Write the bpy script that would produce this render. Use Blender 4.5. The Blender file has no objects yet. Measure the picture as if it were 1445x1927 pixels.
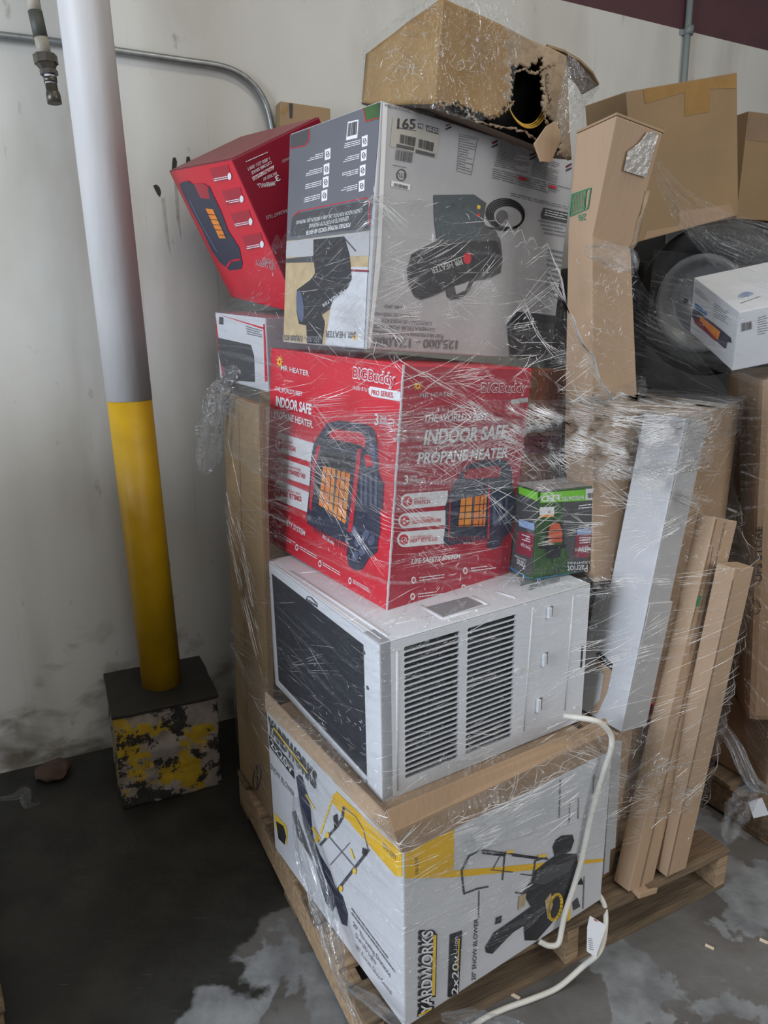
import bpy, bmesh, math, random
from mathutils import Vector, Matrix, Euler, noise
random.seed(7)
R = math.radians
col = bpy.context.scene.collection
# ------------------------------------------------------------------ camera, light, exposure
FPX, CX, CY, PITCH, CAMH = 1336.0, 722.5, 963.5, R(14.8), 1.6
sc = bpy.context.scene
cd = bpy.data.cameras.new('camera'); cam = bpy.data.objects.new('camera', cd); col.objects.link(cam)
cam.location = (0, 0, CAMH); cam.rotation_euler = (R(90) - PITCH, 0, 0)
cd.sensor_fit = 'VERTICAL'; cd.sensor_height = 36.0; cd.lens = 36.0 * FPX / 1927.0
cd.clip_start = 0.02
sc.camera = cam
sc.view_settings.view_transform = 'Standard'; sc.view_settings.look = 'None'
sc.view_settings.gamma = 1.0; sc.view_settings.use_curve_mapping = False
sc.view_settings.exposure = 0.08
w = bpy.data.worlds.new('world'); sc.world = w; w.use_nodes = True
WN_ = w.node_tree.nodes; WL_ = w.node_tree.links; WB = WN_['Background']; WB.inputs[1].default_value = 0.30
_tc = WN_.new('ShaderNodeTexCoord'); _sp = WN_.new('ShaderNodeSeparateXYZ'); _rp = WN_.new('ShaderNodeValToRGB')   # bright roof lights above, dark hall below
WL_.new(_tc.outputs['Generated'], _sp.inputs[0])
_m = WN_.new('ShaderNodeMath'); _m.operation = 'MULTIPLY_ADD'; _m.inputs[1].default_value = 0.5; _m.inputs[2].default_value = 0.5; WL_.new(_sp.outputs[2], _m.inputs[0]); WL_.new(_m.outputs[0], _rp.inputs[0])
_rp.color_ramp.elements[0].position = 0.35; _rp.color_ramp.elements[0].color = (0.10, 0.10, 0.10, 1); _rp.color_ramp.elements[1].position = 0.85; _rp.color_ramp.elements[1].color = (1.0, 0.98, 0.93, 1)
WL_.new(_rp.outputs[0], WB.inputs[0])
def area(name, loc, target, sx, sy, power, color):
    l = bpy.data.lights.new(name, 'AREA'); l.shape = 'RECTANGLE'; l.size = sx; l.size_y = sy
    l.energy = power; l.color = color
    o = bpy.data.objects.new(name, l); col.objects.link(o); o.location = loc
    o.rotation_euler = (Vector(target) - Vector(loc)).to_track_quat('-Z', 'Y').to_euler(); return o
area('dock_door_daylight', (-3.2, -1.0, 1.9), (0.1, 1.6, 0.8), 2.0, 2.0, 200, (0.80, 0.88, 1.0))
area('ceiling_lamp', (0.9, 0.9, 4.2), (0.9, 2.2, 1.0), 1.6, 0.3, 22, (1.0, 0.93, 0.80))
area('far_door_daylight', (3.4, -0.3, 2.0), (0.6, 1.8, 0.9), 1.4, 1.6, 40, (0.97, 0.98, 1.0))
area('roof_light', (1.2, -1.8, 3.6), (0.5, 1.8, 0.6), 1.2, 1.2, 22, (1.0, 0.98, 0.95))

# ------------------------------------------------------------------ geometry helpers
FW = Vector((0, math.cos(PITCH), -math.sin(PITCH))); UPV = Vector((0, math.sin(PITCH), math.cos(PITCH))); CAM = Vector((0, 0, CAMH))
def ray(px, py): return Vector((1, 0, 0)) * ((px - CX) / FPX) - UPV * ((py - CY) / FPX) + FW
def atz(px, py, z): d = ray(px, py); return CAM + d * ((z - CAMH) / d.z)
def aty(px, py, y): d = ray(px, py); return CAM + d * (y / d.y)
def onplane(px, py, p, n): d = ray(px, py); return CAM + d * ((Vector(p) - CAM).dot(n) / d.dot(n))
def C4(c): return (c[0], c[1], c[2], 1)

MATS = {}
def mat(name, color, rough=0.6, metal=0.0, vary=0.0, vscale=8.0, bump=0.0, bscale=60.0, stretch=(1, 1, 1), color2=None, spec=0.5, coat=0.0):
    if name in MATS: return MATS[name]
    m = bpy.data.materials.new(name); m.use_nodes = True; nt = m.node_tree; b = nt.nodes['Principled BSDF']
    b.inputs['Base Color'].default_value = C4(color); b.inputs['Roughness'].default_value = rough
    b.inputs['Metallic'].default_value = metal; b.inputs['Specular IOR Level'].default_value = spec
    b.inputs['Coat Weight'].default_value = coat
    tc = nt.nodes.new('ShaderNodeTexCoord'); mp = nt.nodes.new('ShaderNodeMapping'); mp.inputs['Scale'].default_value = stretch
    nt.links.new(tc.outputs['Object'], mp.inputs[0])
    if vary > 0:
        n = nt.nodes.new('ShaderNodeTexNoise'); n.inputs['Scale'].default_value = vscale; n.inputs['Detail'].default_value = 6
        nt.links.new(mp.outputs[0], n.inputs['Vector'])
        r = nt.nodes.new('ShaderNodeValToRGB'); r.color_ramp.elements[0].position = 0.3; r.color_ramp.elements[1].position = 0.7
        c2 = color2 if color2 else tuple(c * (1 - vary) for c in color)
        r.color_ramp.elements[0].color = C4(c2); r.color_ramp.elements[1].color = C4(color)
        nt.links.new(n.outputs['Fac'], r.inputs[0]); nt.links.new(r.outputs[0], b.inputs['Base Color'])
    if bump > 0:
        n2 = nt.nodes.new('ShaderNodeTexNoise'); n2.inputs['Scale'].default_value = bscale; n2.inputs['Detail'].default_value = 4
        nt.links.new(mp.outputs[0], n2.inputs['Vector'])
        bp = nt.nodes.new('ShaderNodeBump'); bp.inputs['Strength'].default_value = bump; bp.inputs['Distance'].default_value = 0.01
        nt.links.new(n2.outputs['Fac'], bp.inputs['Height']); nt.links.new(bp.outputs[0], b.inputs['Normal'])
    MATS[name] = m; return m
def tag(o, label=None, cat=None, group=None, kind=None):
    if label: o['label'] = label
    if cat: o['category'] = cat
    if group: o['group'] = group
    if kind: o['kind'] = kind
    return o
def link(name, bm, mats, parent=None, smooth=False, M=None):
    me = bpy.data.meshes.new(name); bm.to_mesh(me); bm.free()
    for m in (mats if isinstance(mats, (list, tuple)) else [mats]): me.materials.append(m)
    if smooth:
        for p in me.polygons: p.use_smooth = True
    o = bpy.data.objects.new(name, me); col.objects.link(o)
    if parent: o.parent = parent
    if M is not None: o.matrix_world = M
    return o
def empty(name, M):
    o = bpy.data.objects.new(name, None); col.objects.link(o); o.empty_display_size = 0.05
    o.matrix_world = M; return o
def box(bm, a, b, bev=0.0, mi=0):
    a, b = Vector(a), Vector(b)
    vs = [bm.verts.new((x, y, z)) for x in (a.x, b.x) for y in (a.y, b.y) for z in (a.z, b.z)]
    fs = [(0, 1, 3, 2), (4, 6, 7, 5), (0, 4, 5, 1), (2, 3, 7, 6), (0, 2, 6, 4), (1, 5, 7, 3)]
    F = [bm.faces.new([vs[i] for i in f]) for f in fs]
    for f in F: f.material_index = mi
    if bev > 0:
        es = list({e for f in F for e in f.edges}); r = bmesh.ops.bevel(bm, geom=es, offset=bev, segments=2, profile=0.6, affect='EDGES')
        for f in r['faces']: f.material_index = mi
    return F
def hexa(bm, p, mi=0, bev=0.0):   # p: 4 bottom points then 4 top points, same order round
    vs = [bm.verts.new(Vector(q)) for q in p]
    F = [bm.faces.new([vs[i] for i in f]) for f in [(0, 1, 2, 3), (7, 6, 5, 4), (0, 4, 5, 1), (1, 5, 6, 2), (2, 6, 7, 3), (3, 7, 4, 0)]]
    for f in F: f.material_index = mi
    bmesh.ops.recalc_face_normals(bm, faces=F)
    if bev > 0: bmesh.ops.bevel(bm, geom=list({e for f in F for e in f.edges}), offset=bev, segments=2, profile=0.6, affect='EDGES')
def tube(bm, pts, r, seg=12, mi=0, caps=True):
    pts = [Vector(p) for p in pts]; n = len(pts); rs = r if isinstance(r, (list, tuple)) else [r] * n
    rings = []; up = Vector((0.3, 0.2, 1)).normalized(); side = None
    for i, p in enumerate(pts):
        t = (pts[min(i + 1, n - 1)] - pts[max(i - 1, 0)])
        if t.length < 1e-9: t = Vector((0, 0, 1))
        t.normalize()
        s = t.cross(up) if side is None else side - t * side.dot(t)
        if s.length < 1e-4: s = t.orthogonal()
        s.normalize(); side = s; u = s.cross(t)
        rings.append([bm.verts.new(p + (s * math.cos(2 * math.pi * k / seg) + u * math.sin(2 * math.pi * k / seg)) * rs[i]) for k in range(seg)])
    for a, b in zip(rings, rings[1:]):
        for k in range(seg):
            f = bm.faces.new((a[k], a[(k + 1) % seg], b[(k + 1) % seg], b[k])); f.material_index = mi; f.smooth = True
    if caps:
        f = bm.faces.new(rings[0][::-1]); f.material_index = mi; f = bm.faces.new(rings[-1]); f.material_index = mi
def spline(pts, n=8):
    pts = [Vector(p) for p in pts]; out = []
    P = [pts[0]] + pts + [pts[-1]]
    for i in range(1, len(P) - 2):
        for k in range(n):
            t = k / n; a, b, c, d = P[i - 1], P[i], P[i + 1], P[i + 2]
            out.append(0.5 * ((2 * b) + (c - a) * t + (2 * a - 5 * b + 4 * c - d) * t * t + (3 * b - a - 3 * c + d) * t ** 3))
    out.append(pts[-1]); return out
TXT = {}
def text_geo(s, bold):
    if (s, bold) in TXT: return TXT[(s, bold)]
    c = bpy.data.curves.new('t', 'FONT'); c.body = s; c.offset = bold; c.resolution_u = 3; c.fill_mode = 'FRONT'
    o = bpy.data.objects.new('t', c); col.objects.link(o); dg = bpy.context.evaluated_depsgraph_get(); dg.update()
    me = bpy.data.meshes.new_from_object(o.evaluated_get(dg))
    V = [(v.co.x, v.co.y) for v in me.vertices]; F = [tuple(p.vertices) for p in me.polygons]
    bpy.data.objects.remove(o); bpy.data.curves.remove(c); bpy.data.meshes.remove(me)
    x0 = min(v[0] for v in V); x1 = max(v[0] for v in V)
    cap = 0.69
    V = [((x - x0) / (x1 - x0), y / cap) for x, y in V]
    TXT[(s, bold)] = (V, F); return V, F

class Box:
    """A rigid carton: local X runs right-and-away, Y left-and-away, Z up; origin is the near bottom corner."""
    def __init__(s, pos, ypr, dims):
        y, p, r = [R(a) for a in ypr]
        s.M = Matrix.Translation(pos) @ (Matrix.Rotation(y, 4, 'Z') @ Matrix.Rotation(p, 4, 'Y') @ Matrix.Rotation(r, 4, 'X'))
        s.Mi = s.M.inverted(); s.d = dims; s.mats = []; s.bm = bmesh.new(); s.cr = (0, 0, 1)
    def mi(s, m):
        if m not in s.mats: s.mats.append(m)
        return s.mats.index(m)
    def body(s, m, bev=0.004, faces=None):
        i = s.mi(m); box(s.bm, (0, 0, 0), s.d, bev, i)
    def crop(s, ox, oy, k): s.cr = (ox, oy, k)
    def loc(s, face, x, y, lift=0.0):
        px, py = s.cr[0] + x / s.cr[2], s.cr[1] + y / s.cr[2]
        o = s.Mi @ CAM; d = s.Mi.to_3x3() @ ray(px, py)
        ax, v = {'R': (1, 0.0), 'L': (0, 0.0), 'T': (2, s.d[2])}[face]
        t = (v - o[ax]) / d[ax]; q = o + d * t
        q[ax] += lift if face == 'T' else -lift
        return q
    def poly(s, face, pts, m, layer=1):
        vs = [s.bm.verts.new(s.clamp(face, s.loc(face, x, y, 0.0005 + 0.0004 * layer))) for x, y in pts]
        f = s.bm.faces.new(vs); f.material_index = s.mi(m); f.normal_update()
        n = {'R': Vector((0, -1, 0)), 'L': Vector((-1, 0, 0)), 'T': Vector((0, 0, 1))}[face]
        if f.normal.dot(n) < 0: f.normal_flip()
    def clamp(s, face, q):
        for ax in range(3):
            if (face, ax) in (('R', 1), ('L', 0), ('T', 2)): continue
            q[ax] = min(max(q[ax], 0.003), s.d[ax] - 0.003)
        return q
    def line(s, face, pts, wd, m, layer=2, closed=False):
        pts = [Vector(p) for p in pts]
        if closed: pts = pts + [pts[0]]
        for a, b in zip(pts, pts[1:]):
            t = (b - a)
            if t.length < 1e-6: continue
            t.normalize(); n = Vector((-t.y, t.x)) * wd * 0.5; e = t * wd * 0.3
            s.poly(face, [a - e + n, b + e + n, b + e - n, a - e - n], m, layer)
    def ell(s, face, cx, cy, rx, ry, m, layer=2, rot=0, n=20, wd=None, a0=0, a1=360):
        pts = []
        for k in range(n + 1):
            a = R(a0 + (a1 - a0) * k / n); x, y = rx * math.cos(a), ry * math.sin(a); c, q = math.cos(R(rot)), math.sin(R(rot))
            pts.append((cx + x * c - y * q, cy + x * q + y * c))
        if wd: s.line(face, pts, wd, m, layer)
        else: s.poly(face, pts[:-1], m, layer)
    def text(s, face, t, p0, p1, pt, m, layer=3, bold=0.0, shear=0.0):
        A = s.loc(face, *p0); B = s.loc(face, *p1); D = s.loc(face, *pt); U = B - A; V = D - A; V += U.normalized() * shear * V.length
        n = {'R': Vector((0, -1, 0)), 'L': Vector((-1, 0, 0)), 'T': Vector((0, 0, 1))}[face] * (0.0005 + 0.0004 * layer)
        vs, fs = text_geo(t, bold); bv = [s.bm.verts.new(A + U * x + V * y + n) for x, y in vs]; i = s.mi(m)
        for f in fs:
            try: g = s.bm.faces.new([bv[k] for k in f]); g.material_index = i
            except ValueError: pass
    def rows(s, face, q, n, m, layer=3, frac=0.45, seed=1, seg=5):   # broken rows of print too small to read, q = 4 corners
        rnd = random.Random(seed); a, b, c, d = [Vector(p) for p in q]
        for i in range(n):
            t0, t1 = (i + 0.1) / n, (i + 0.1 + frac) / n; x = 0.0; xe = 1 if rnd.random() < 0.6 else rnd.uniform(0.5, 0.95)
            while x < xe:
                x2 = min(xe, x + rnd.uniform(0.3, 1.6) / seg)
                f = lambda u, v: (a * (1 - u) + b * u) * (1 - v) + (d * (1 - u) + c * u) * v
                s.poly(face, [f(x, t0), f(x2, t0), f(x2, t1), f(x, t1)], m, layer); x = x2 + 0.12 / seg
    def bars(s, face, q, n, m, layer=3, seed=3):   # bar code strokes
        rnd = random.Random(seed); a, b, c, d = [Vector(p) for p in q]; x = 0
        f = lambda u, v: (a * (1 - u) + b * u) * (1 - v) + (d * (1 - u) + c * u) * v
        for i in range(n):
            wd = rnd.uniform(0.3, 0.8) / n
            s.poly(face, [f(i / n, 0), f(i / n + wd, 0), f(i / n + wd, 1), f(i / n, 1)], m, layer)
    def panel(s, face, u0, u1, v0, v1, m, layer=0):
        lf = 0.0005 + 0.0004 * layer
        P = {'R': lambda u, v: (u, -lf, v), 'L': lambda u, v: (-lf, u, v), 'T': lambda u, v: (u, v, s.d[2] + lf)}[face]
        f = s.bm.faces.new([s.bm.verts.new(P(*p)) for p in ((u0, v0), (u1, v0), (u1, v1), (u0, v1))]); f.material_index = s.mi(m)
    def corners(s):
        out = []; X, Y, Z = s.d
        cs = [Vector((a * X, b * Y, c * Z)) for a in (0, 1) for b in (0, 1) for c in (0, 1)]
        for i in range(8):
            for j in range(i + 1, 8):
                if bin(i ^ j).count('1') == 1:
                    out += [s.M @ (cs[i].lerp(cs[j], k / 40)) for k in range(41)]
        return out
    def done(s, name, label, cat, group=None, parent=None, rooted=True):
        if rooted and parent is None:
            root = empty(name, s.M); tag(root, label, cat, group)
            o = link('carton_body', s.bm, s.mats, root); s.root = root; return root
        o = link(name, s.bm, s.mats, parent); 
        if parent is None: o.matrix_world = s.M; tag(o, label, cat, group)
        s.root = o; return o

# ------------------------------------------------------------------ materials
KRAFT = mat('kraft_card', (0.34, 0.225, 0.135), 0.7, vary=0.16, vscale=5, bump=0.15, bscale=90, stretch=(1, 1, 0.15))
KRAFT_L = mat('kraft_card_light', (0.42, 0.29, 0.185), 0.7, vary=0.13, vscale=6, bump=0.12, bscale=80, stretch=(1, 1, 0.2))
KRAFT_D = mat('kraft_card_dark', (0.25, 0.165, 0.10), 0.7, vary=0.25, vscale=5, bump=0.15, bscale=60)
KRAFT_Y = mat('kraft_card_yellowish', (0.27, 0.175, 0.085), 0.6, vary=0.2, vscale=4, bump=0.1, bscale=50)
FLUTE = mat('torn_flute_card', (0.33, 0.24, 0.16), 0.9, vary=0.3, vscale=40, bump=0.5, bscale=120)
TAPE = mat('brown_packing_tape', (0.30, 0.175, 0.06), 0.22, vary=0.2, vscale=10, bump=0.2, bscale=30)
WHITEP = mat('white_print_card', (0.56, 0.57, 0.60), 0.5, vary=0.08, vscale=5, bump=0.12, bscale=14)
WHITE = mat('white_ink', (0.72, 0.72, 0.74), 0.5)
GREYP = mat('light_grey_card', (0.42, 0.42, 0.43), 0.42, vary=0.1, vscale=5, bump=0.15, bscale=12)
BLACK = mat('black_ink', (0.018, 0.018, 0.022), 0.4)
DKGREY = mat('dark_grey_ink', (0.06, 0.06, 0.065), 0.45)
MIDGREY = mat('mid_grey_ink', (0.16, 0.16, 0.17), 0.5)
SLATE = mat('slate_print', (0.125, 0.13, 0.15), 0.4, vary=0.1, bump=0.1, bscale=14)
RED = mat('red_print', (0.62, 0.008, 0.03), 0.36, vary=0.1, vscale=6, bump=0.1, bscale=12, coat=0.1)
REDD = mat('deep_red_shade_print', (0.40, 0.012, 0.035), 0.36, vary=0.15, vscale=6, bump=0.1, bscale=12, coat=0.1)  # darker copy of the red for the shaded right face, also deep red print
REDI = mat('red_ink', (0.55, 0.01, 0.03), 0.5)
MAROON = mat('maroon_top_card', (0.22, 0.04, 0.045), 0.45, vary=0.2, vscale=12, bump=0.15, bscale=30)
NAVY = mat('navy_print', (0.025, 0.03, 0.06), 0.35)
NAVY2 = mat('navy_highlight_print', (0.08, 0.10, 0.17), 0.35)
ORANGE = mat('orange_print', (0.80, 0.16, 0.02), 0.5, vary=0.35, vscale=30, color2=(0.72, 0.32, 0.05))
YEL = mat('yellow_print', (0.72, 0.42, 0.01), 0.45)
YELC = mat('yellow_logo', (0.75, 0.50, 0.05), 0.5)
TAN = mat('tan_print', (0.50, 0.38, 0.22), 0.5, vary=0.25, vscale=30, stretch=(4, 1, 1))
GREEN = mat('bright_green_print', (0.18, 0.55, 0.03), 0.45)
GREENI = mat('green_ink', (0.02, 0.22, 0.11), 0.6)
LEAF = mat('dark_leaf_print', (0.02, 0.05, 0.025), 0.35, vary=0.9, vscale=22, color2=(0.05, 0.13, 0.03))
BLUE = mat('blue_ink', (0.03, 0.16, 0.36), 0.5)
LBLUE = mat('pale_blue_print', (0.25, 0.35, 0.55), 0.5)
WINE = mat('wine_print', (0.22, 0.02, 0.04), 0.5)
STEELW = mat('white_enamel_steel', (0.66, 0.68, 0.72), 0.33, vary=0.05, vscale=3, spec=0.5)
GALV = mat('galvanised_steel', (0.30, 0.32, 0.32), 0.4, metal=0.7, vary=0.35, vscale=30)
CAVITY = mat('dark_inside', (0.02, 0.022, 0.03), 0.7)
COIL = mat('coil_fins', (0.11, 0.12, 0.13), 0.4, metal=0.4, vary=0.5, vscale=30, stretch=(1, 8, 0.4))
WOOD = mat('pallet_wood', (0.42, 0.29, 0.17), 0.8, vary=0.5, vscale=9, stretch=(0.6, 6, 6), bump=0.3, bscale=30)
WOODD = mat('weathered_pallet_wood', (0.20, 0.14, 0.085), 0.85, vary=0.6, vscale=9, stretch=(0.6, 6, 6), bump=0.3, bscale=30)
CORD = mat('white_cord_rubber', (0.62, 0.60, 0.54), 0.45, vary=0.12, vscale=20)
BLKPL = mat('black_plastic', (0.012, 0.012, 0.014), 0.5, vary=0.3, vscale=5)

# film ------------------------------------------------------------------
def film_mat(name, base, amt, scale_v, shear, gl=0.5, thr=0.5, warp=0.05, rough=0.16, crink=0.25):
    m = bpy.data.materials.new(name); m.use_nodes = True; nt = m.node_tree; N = nt.nodes; L = nt.links
    N.remove(N['Principled BSDF']); out = N['Material Output']
    uv = N.new('ShaderNodeUVMap'); sep = N.new('ShaderNodeSeparateXYZ'); L.new(uv.outputs[0], sep.inputs[0])
    def math_(op, a, b=None, clamp=False):
        n = N.new('ShaderNodeMath'); n.operation = op; n.use_clamp = clamp
        for i, v in enumerate((a, b)):
            if v is None: continue
            if isinstance(v, (int, float)): n.inputs[i].default_value = v
            else: L.new(v, n.inputs[i])
        return n.outputs[0]
    def comb(x, y):
        c = N.new('ShaderNodeCombineXYZ'); L.new(x, c.inputs[0]); L.new(y, c.inputs[1]); return c.outputs[0]
    def noise_(vec, sc_, det=3):
        n = N.new('ShaderNodeTexNoise'); n.inputs['Scale'].default_value = sc_; n.inputs['Detail'].default_value = det; L.new(vec, n.inputs['Vector']); return n.outputs['Fac']
    u, v = sep.outputs[0], sep.outputs[1]
    wv = math_('MULTIPLY', noise_(uv.outputs[0], 3.0, 2), warp)
    acc = None
    for k, sh in enumerate(shear):
        v2 = math_('ADD', math_('ADD', v, math_('MULTIPLY', u, sh)), wv)
        s = noise_(comb(math_('MULTIPLY', u, 1.6 + k), math_('MULTIPLY', v2, scale_v * (1 + 0.35 * k))), 1.0, 3)
        s = math_('MULTIPLY', math_('SUBTRACT', s, thr + 0.03 * k, ), 4.5, True)
        acc = s if acc is None else math_('MAXIMUM', acc, s)
    zone = math_('MULTIPLY', math_('SUBTRACT', noise_(comb(math_('MULTIPLY', u, 2.2), math_('MULTIPLY', v, 5.0)), 1.0, 3), 0.36), 3.2, True)
    streak = math_('MULTIPLY', acc, zone)
    vor = N.new('ShaderNodeTexNoise'); vor.inputs['Scale'].default_value = 55; vor.inputs['Detail'].default_value = 2; vor.inputs['Distortion'].default_value = 1.5; L.new(uv.outputs[0], vor.inputs['Vector'])
    cr = math_('MULTIPLY', math_('SUBTRACT', vor.outputs['Fac'], 0.62), 7.0, True)
    fac = math_('ADD', math_('ADD', math_('MULTIPLY', streak, amt), math_('MULTIPLY', math_('MULTIPLY', cr, zone), crink)), base, True)
    h = math_('ADD', math_('MULTIPLY', acc, 0.6), math_('MULTIPLY', vor.outputs['Fac'], 1.3))
    bp = N.new('ShaderNodeBump'); bp.inputs['Strength'].default_value = 1.0; bp.inputs['Distance'].default_value = 0.016; L.new(h, bp.inputs['Height'])
    tr = N.new('ShaderNodeBsdfTransparent'); tr.inputs[0].default_value = (0.975, 0.98, 0.98, 1)
    gls = N.new('ShaderNodeBsdfGlossy'); gls.inputs['Roughness'].default_value = rough; gls.inputs['Color'].default_value = (0.95, 0.97, 1, 1); L.new(bp.outputs[0], gls.inputs['Normal'])
    df = N.new('ShaderNodeBsdfDiffuse'); df.inputs[0].default_value = (0.75, 0.77, 0.80, 1); L.new(bp.outputs[0], df.inputs['Normal'])
    mx = N.new('ShaderNodeMixShader'); mx.inputs[0].default_value = gl; L.new(df.outputs[0], mx.inputs[1]); L.new(gls.outputs[0], mx.inputs[2])
    m2 = N.new('ShaderNodeMixShader'); L.new(fac, m2.inputs[0]); L.new(tr.outputs[0], m2.inputs[1]); L.new(mx.outputs[0], m2.inputs[2])
    L.new(m2.outputs[0], out.inputs[0]); MATS[name] = m; return m
FILM = film_mat('stretch_film', 0.03, 0.42, 60, (0.06, -0.22, 0.35), thr=0.54, gl=0.7)
FILMB = film_mat('stretch_film_bunched', 0.08, 0.5, 80, (0.02, 0.2), gl=0.7, thr=0.48, crink=0.45)
FILMC = film_mat('stretch_film_crinkled', 0.07, 0.35, 45, (0.6, -0.7, 2.0), gl=0.85, thr=0.52, warp=0.3, rough=0.10, crink=0.6)
FILMD = film_mat('stretch_film_gathered', 0.22, 0.5, 60, (0.6, -0.7, 2.0), gl=0.85, thr=0.46, warp=0.3, rough=0.10, crink=0.6)
STRAND = mat('film_strand', (0.7, 0.72, 0.75), 0.2)
def strand_mat():
    m = bpy.data.materials.new('film_fold_strand'); m.use_nodes = True; nt = m.node_tree; N = nt.nodes; L = nt.links; N.remove(N['Principled BSDF'])
    tr = N.new('ShaderNodeBsdfTransparent'); g = N.new('ShaderNodeBsdfGlossy'); g.inputs['Roughness'].default_value = 0.22
    d = N.new('ShaderNodeBsdfDiffuse'); d.inputs[0].default_value = (0.9, 0.9, 0.9, 1)
    a = N.new('ShaderNodeMixShader'); a.inputs[0].default_value = 0.6; L.new(d.outputs[0], a.inputs[1]); L.new(g.outputs[0], a.inputs[2])
    b = N.new('ShaderNodeMixShader'); L.new(tr.outputs[0], b.inputs[1]); L.new(a.outputs[0], b.inputs[2])
    tc = N.new('ShaderNodeTexCoord'); n = N.new('ShaderNodeTexNoise'); n.inputs['Scale'].default_value = 14; L.new(tc.outputs['Object'], n.inputs['Vector'])
    mm = N.new('ShaderNodeMath'); mm.operation = 'SUBTRACT'; mm.inputs[1].default_value = 0.42; L.new(n.outputs['Fac'], mm.inputs[0])
    m3 = N.new('ShaderNodeMath'); m3.operation = 'MULTIPLY'; m3.use_clamp = True; m3.inputs[1].default_value = 3.0; L.new(mm.outputs[0], m3.inputs[0]); L.new(m3.outputs[0], b.inputs[0])
    L.new(b.outputs[0], N['Material Output'].inputs[0]); return m
FOLD = strand_mat()

# ------------------------------------------------------------------ the setting
WY = R(26); WDIR = Vector((math.cos(WY), math.sin(WY), 0)); WN = Vector((math.sin(WY), -math.cos(WY), 0)); W0 = Vector((-1.40, 2.29, 0))
def wallpt(px, py, off=0.0): return onplane(px, py, W0 + WN * off, WN)
def floor_mat():
    m = bpy.data.materials.new('patchy_concrete'); m.use_nodes = True; nt = m.node_tree; N = nt.nodes; L = nt.links; b = N['Principled BSDF']
    tc = N.new('ShaderNodeTexCoord')
    def nz(s, d, dist=0.0, st=(1, 1, 1), off=(0, 0, 0)):
        mp = N.new('ShaderNodeMapping'); mp.inputs['Scale'].default_value = st; mp.inputs['Location'].default_value = off; L.new(tc.outputs['Object'], mp.inputs[0])
        n = N.new('ShaderNodeTexNoise'); n.inputs['Scale'].default_value = s; n.inputs['Detail'].default_value = d; n.inputs['Distortion'].default_value = dist; L.new(mp.outputs[0], n.inputs['Vector']); return n.outputs['Fac']
    def ramp(f, p0, c0, p1, c1):
        r = N.new('ShaderNodeValToRGB'); r.color_ramp.elements[0].position = p0; r.color_ramp.elements[0].color = C4(c0); r.color_ramp.elements[1].position = p1; r.color_ramp.elements[1].color = C4(c1); L.new(f, r.inputs[0]); return r.outputs[0]
    def mix(f, a, c):
        x = N.new('ShaderNodeMix'); x.data_type = 'RGBA'
        L.new(f, x.inputs[0]); L.new(a, x.inputs[6]); L.new(c, x.inputs[7]); return x.outputs[2]
    base = ramp(nz(3.2, 12, 0.4), 0.32, (0.06, 0.055, 0.05), 0.70, (0.16, 0.155, 0.15))
    paint = ramp(nz(14, 12, 0.2, off=(4, 2, 0)), 0.35, (0.13, 0.135, 0.14), 0.65, (0.22, 0.23, 0.235))
    pm = ramp(nz(4.0, 14, 0.15, off=(3.3, 1.2, 0)), 0.525, (0, 0, 0), 0.54, (1, 1, 1))
    c1 = mix(pm, base, paint)
    # floor colour drops to near black towards the left and the wall
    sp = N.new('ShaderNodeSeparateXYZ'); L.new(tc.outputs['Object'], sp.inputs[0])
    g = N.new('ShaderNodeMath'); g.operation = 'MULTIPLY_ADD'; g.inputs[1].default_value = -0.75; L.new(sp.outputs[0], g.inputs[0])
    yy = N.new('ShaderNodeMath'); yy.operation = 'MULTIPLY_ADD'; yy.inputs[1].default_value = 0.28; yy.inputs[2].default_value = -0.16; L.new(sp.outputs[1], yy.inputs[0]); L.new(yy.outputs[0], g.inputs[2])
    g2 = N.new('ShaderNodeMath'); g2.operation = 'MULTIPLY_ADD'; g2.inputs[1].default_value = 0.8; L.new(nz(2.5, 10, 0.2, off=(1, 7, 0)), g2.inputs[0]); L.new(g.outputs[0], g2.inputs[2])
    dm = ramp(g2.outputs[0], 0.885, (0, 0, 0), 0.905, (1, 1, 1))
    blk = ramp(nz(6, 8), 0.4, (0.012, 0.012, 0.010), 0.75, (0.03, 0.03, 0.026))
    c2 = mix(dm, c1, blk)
    sc1 = ramp(nz(30, 3, 0, st=(0.35, 6, 1)), 0.68, (0, 0, 0), 0.74, (0.5, 0.5, 0.5)); lt = ramp(nz(3, 2), 0, (0.20, 0.20, 0.20), 1, (0.24, 0.24, 0.24))
    mx = N.new('ShaderNodeMath'); mx.operation = 'MULTIPLY'; mx.inputs[1].default_value = 0.4; L.new(sc1, mx.inputs[0])
    c3 = mix(mx.outputs[0], c2, lt)
    L.new(c3, b.inputs['Base Color']); b.inputs['Roughness'].default_value = 0.55
    bp = N.new('ShaderNodeBump'); bp.inputs['Strength'].default_value = 0.25; bp.inputs['Distance'].default_value = 0.01; L.new(nz(30, 6), bp.inputs['Height']); L.new(bp.outputs[0], b.inputs['Normal'])
    return m
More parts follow.
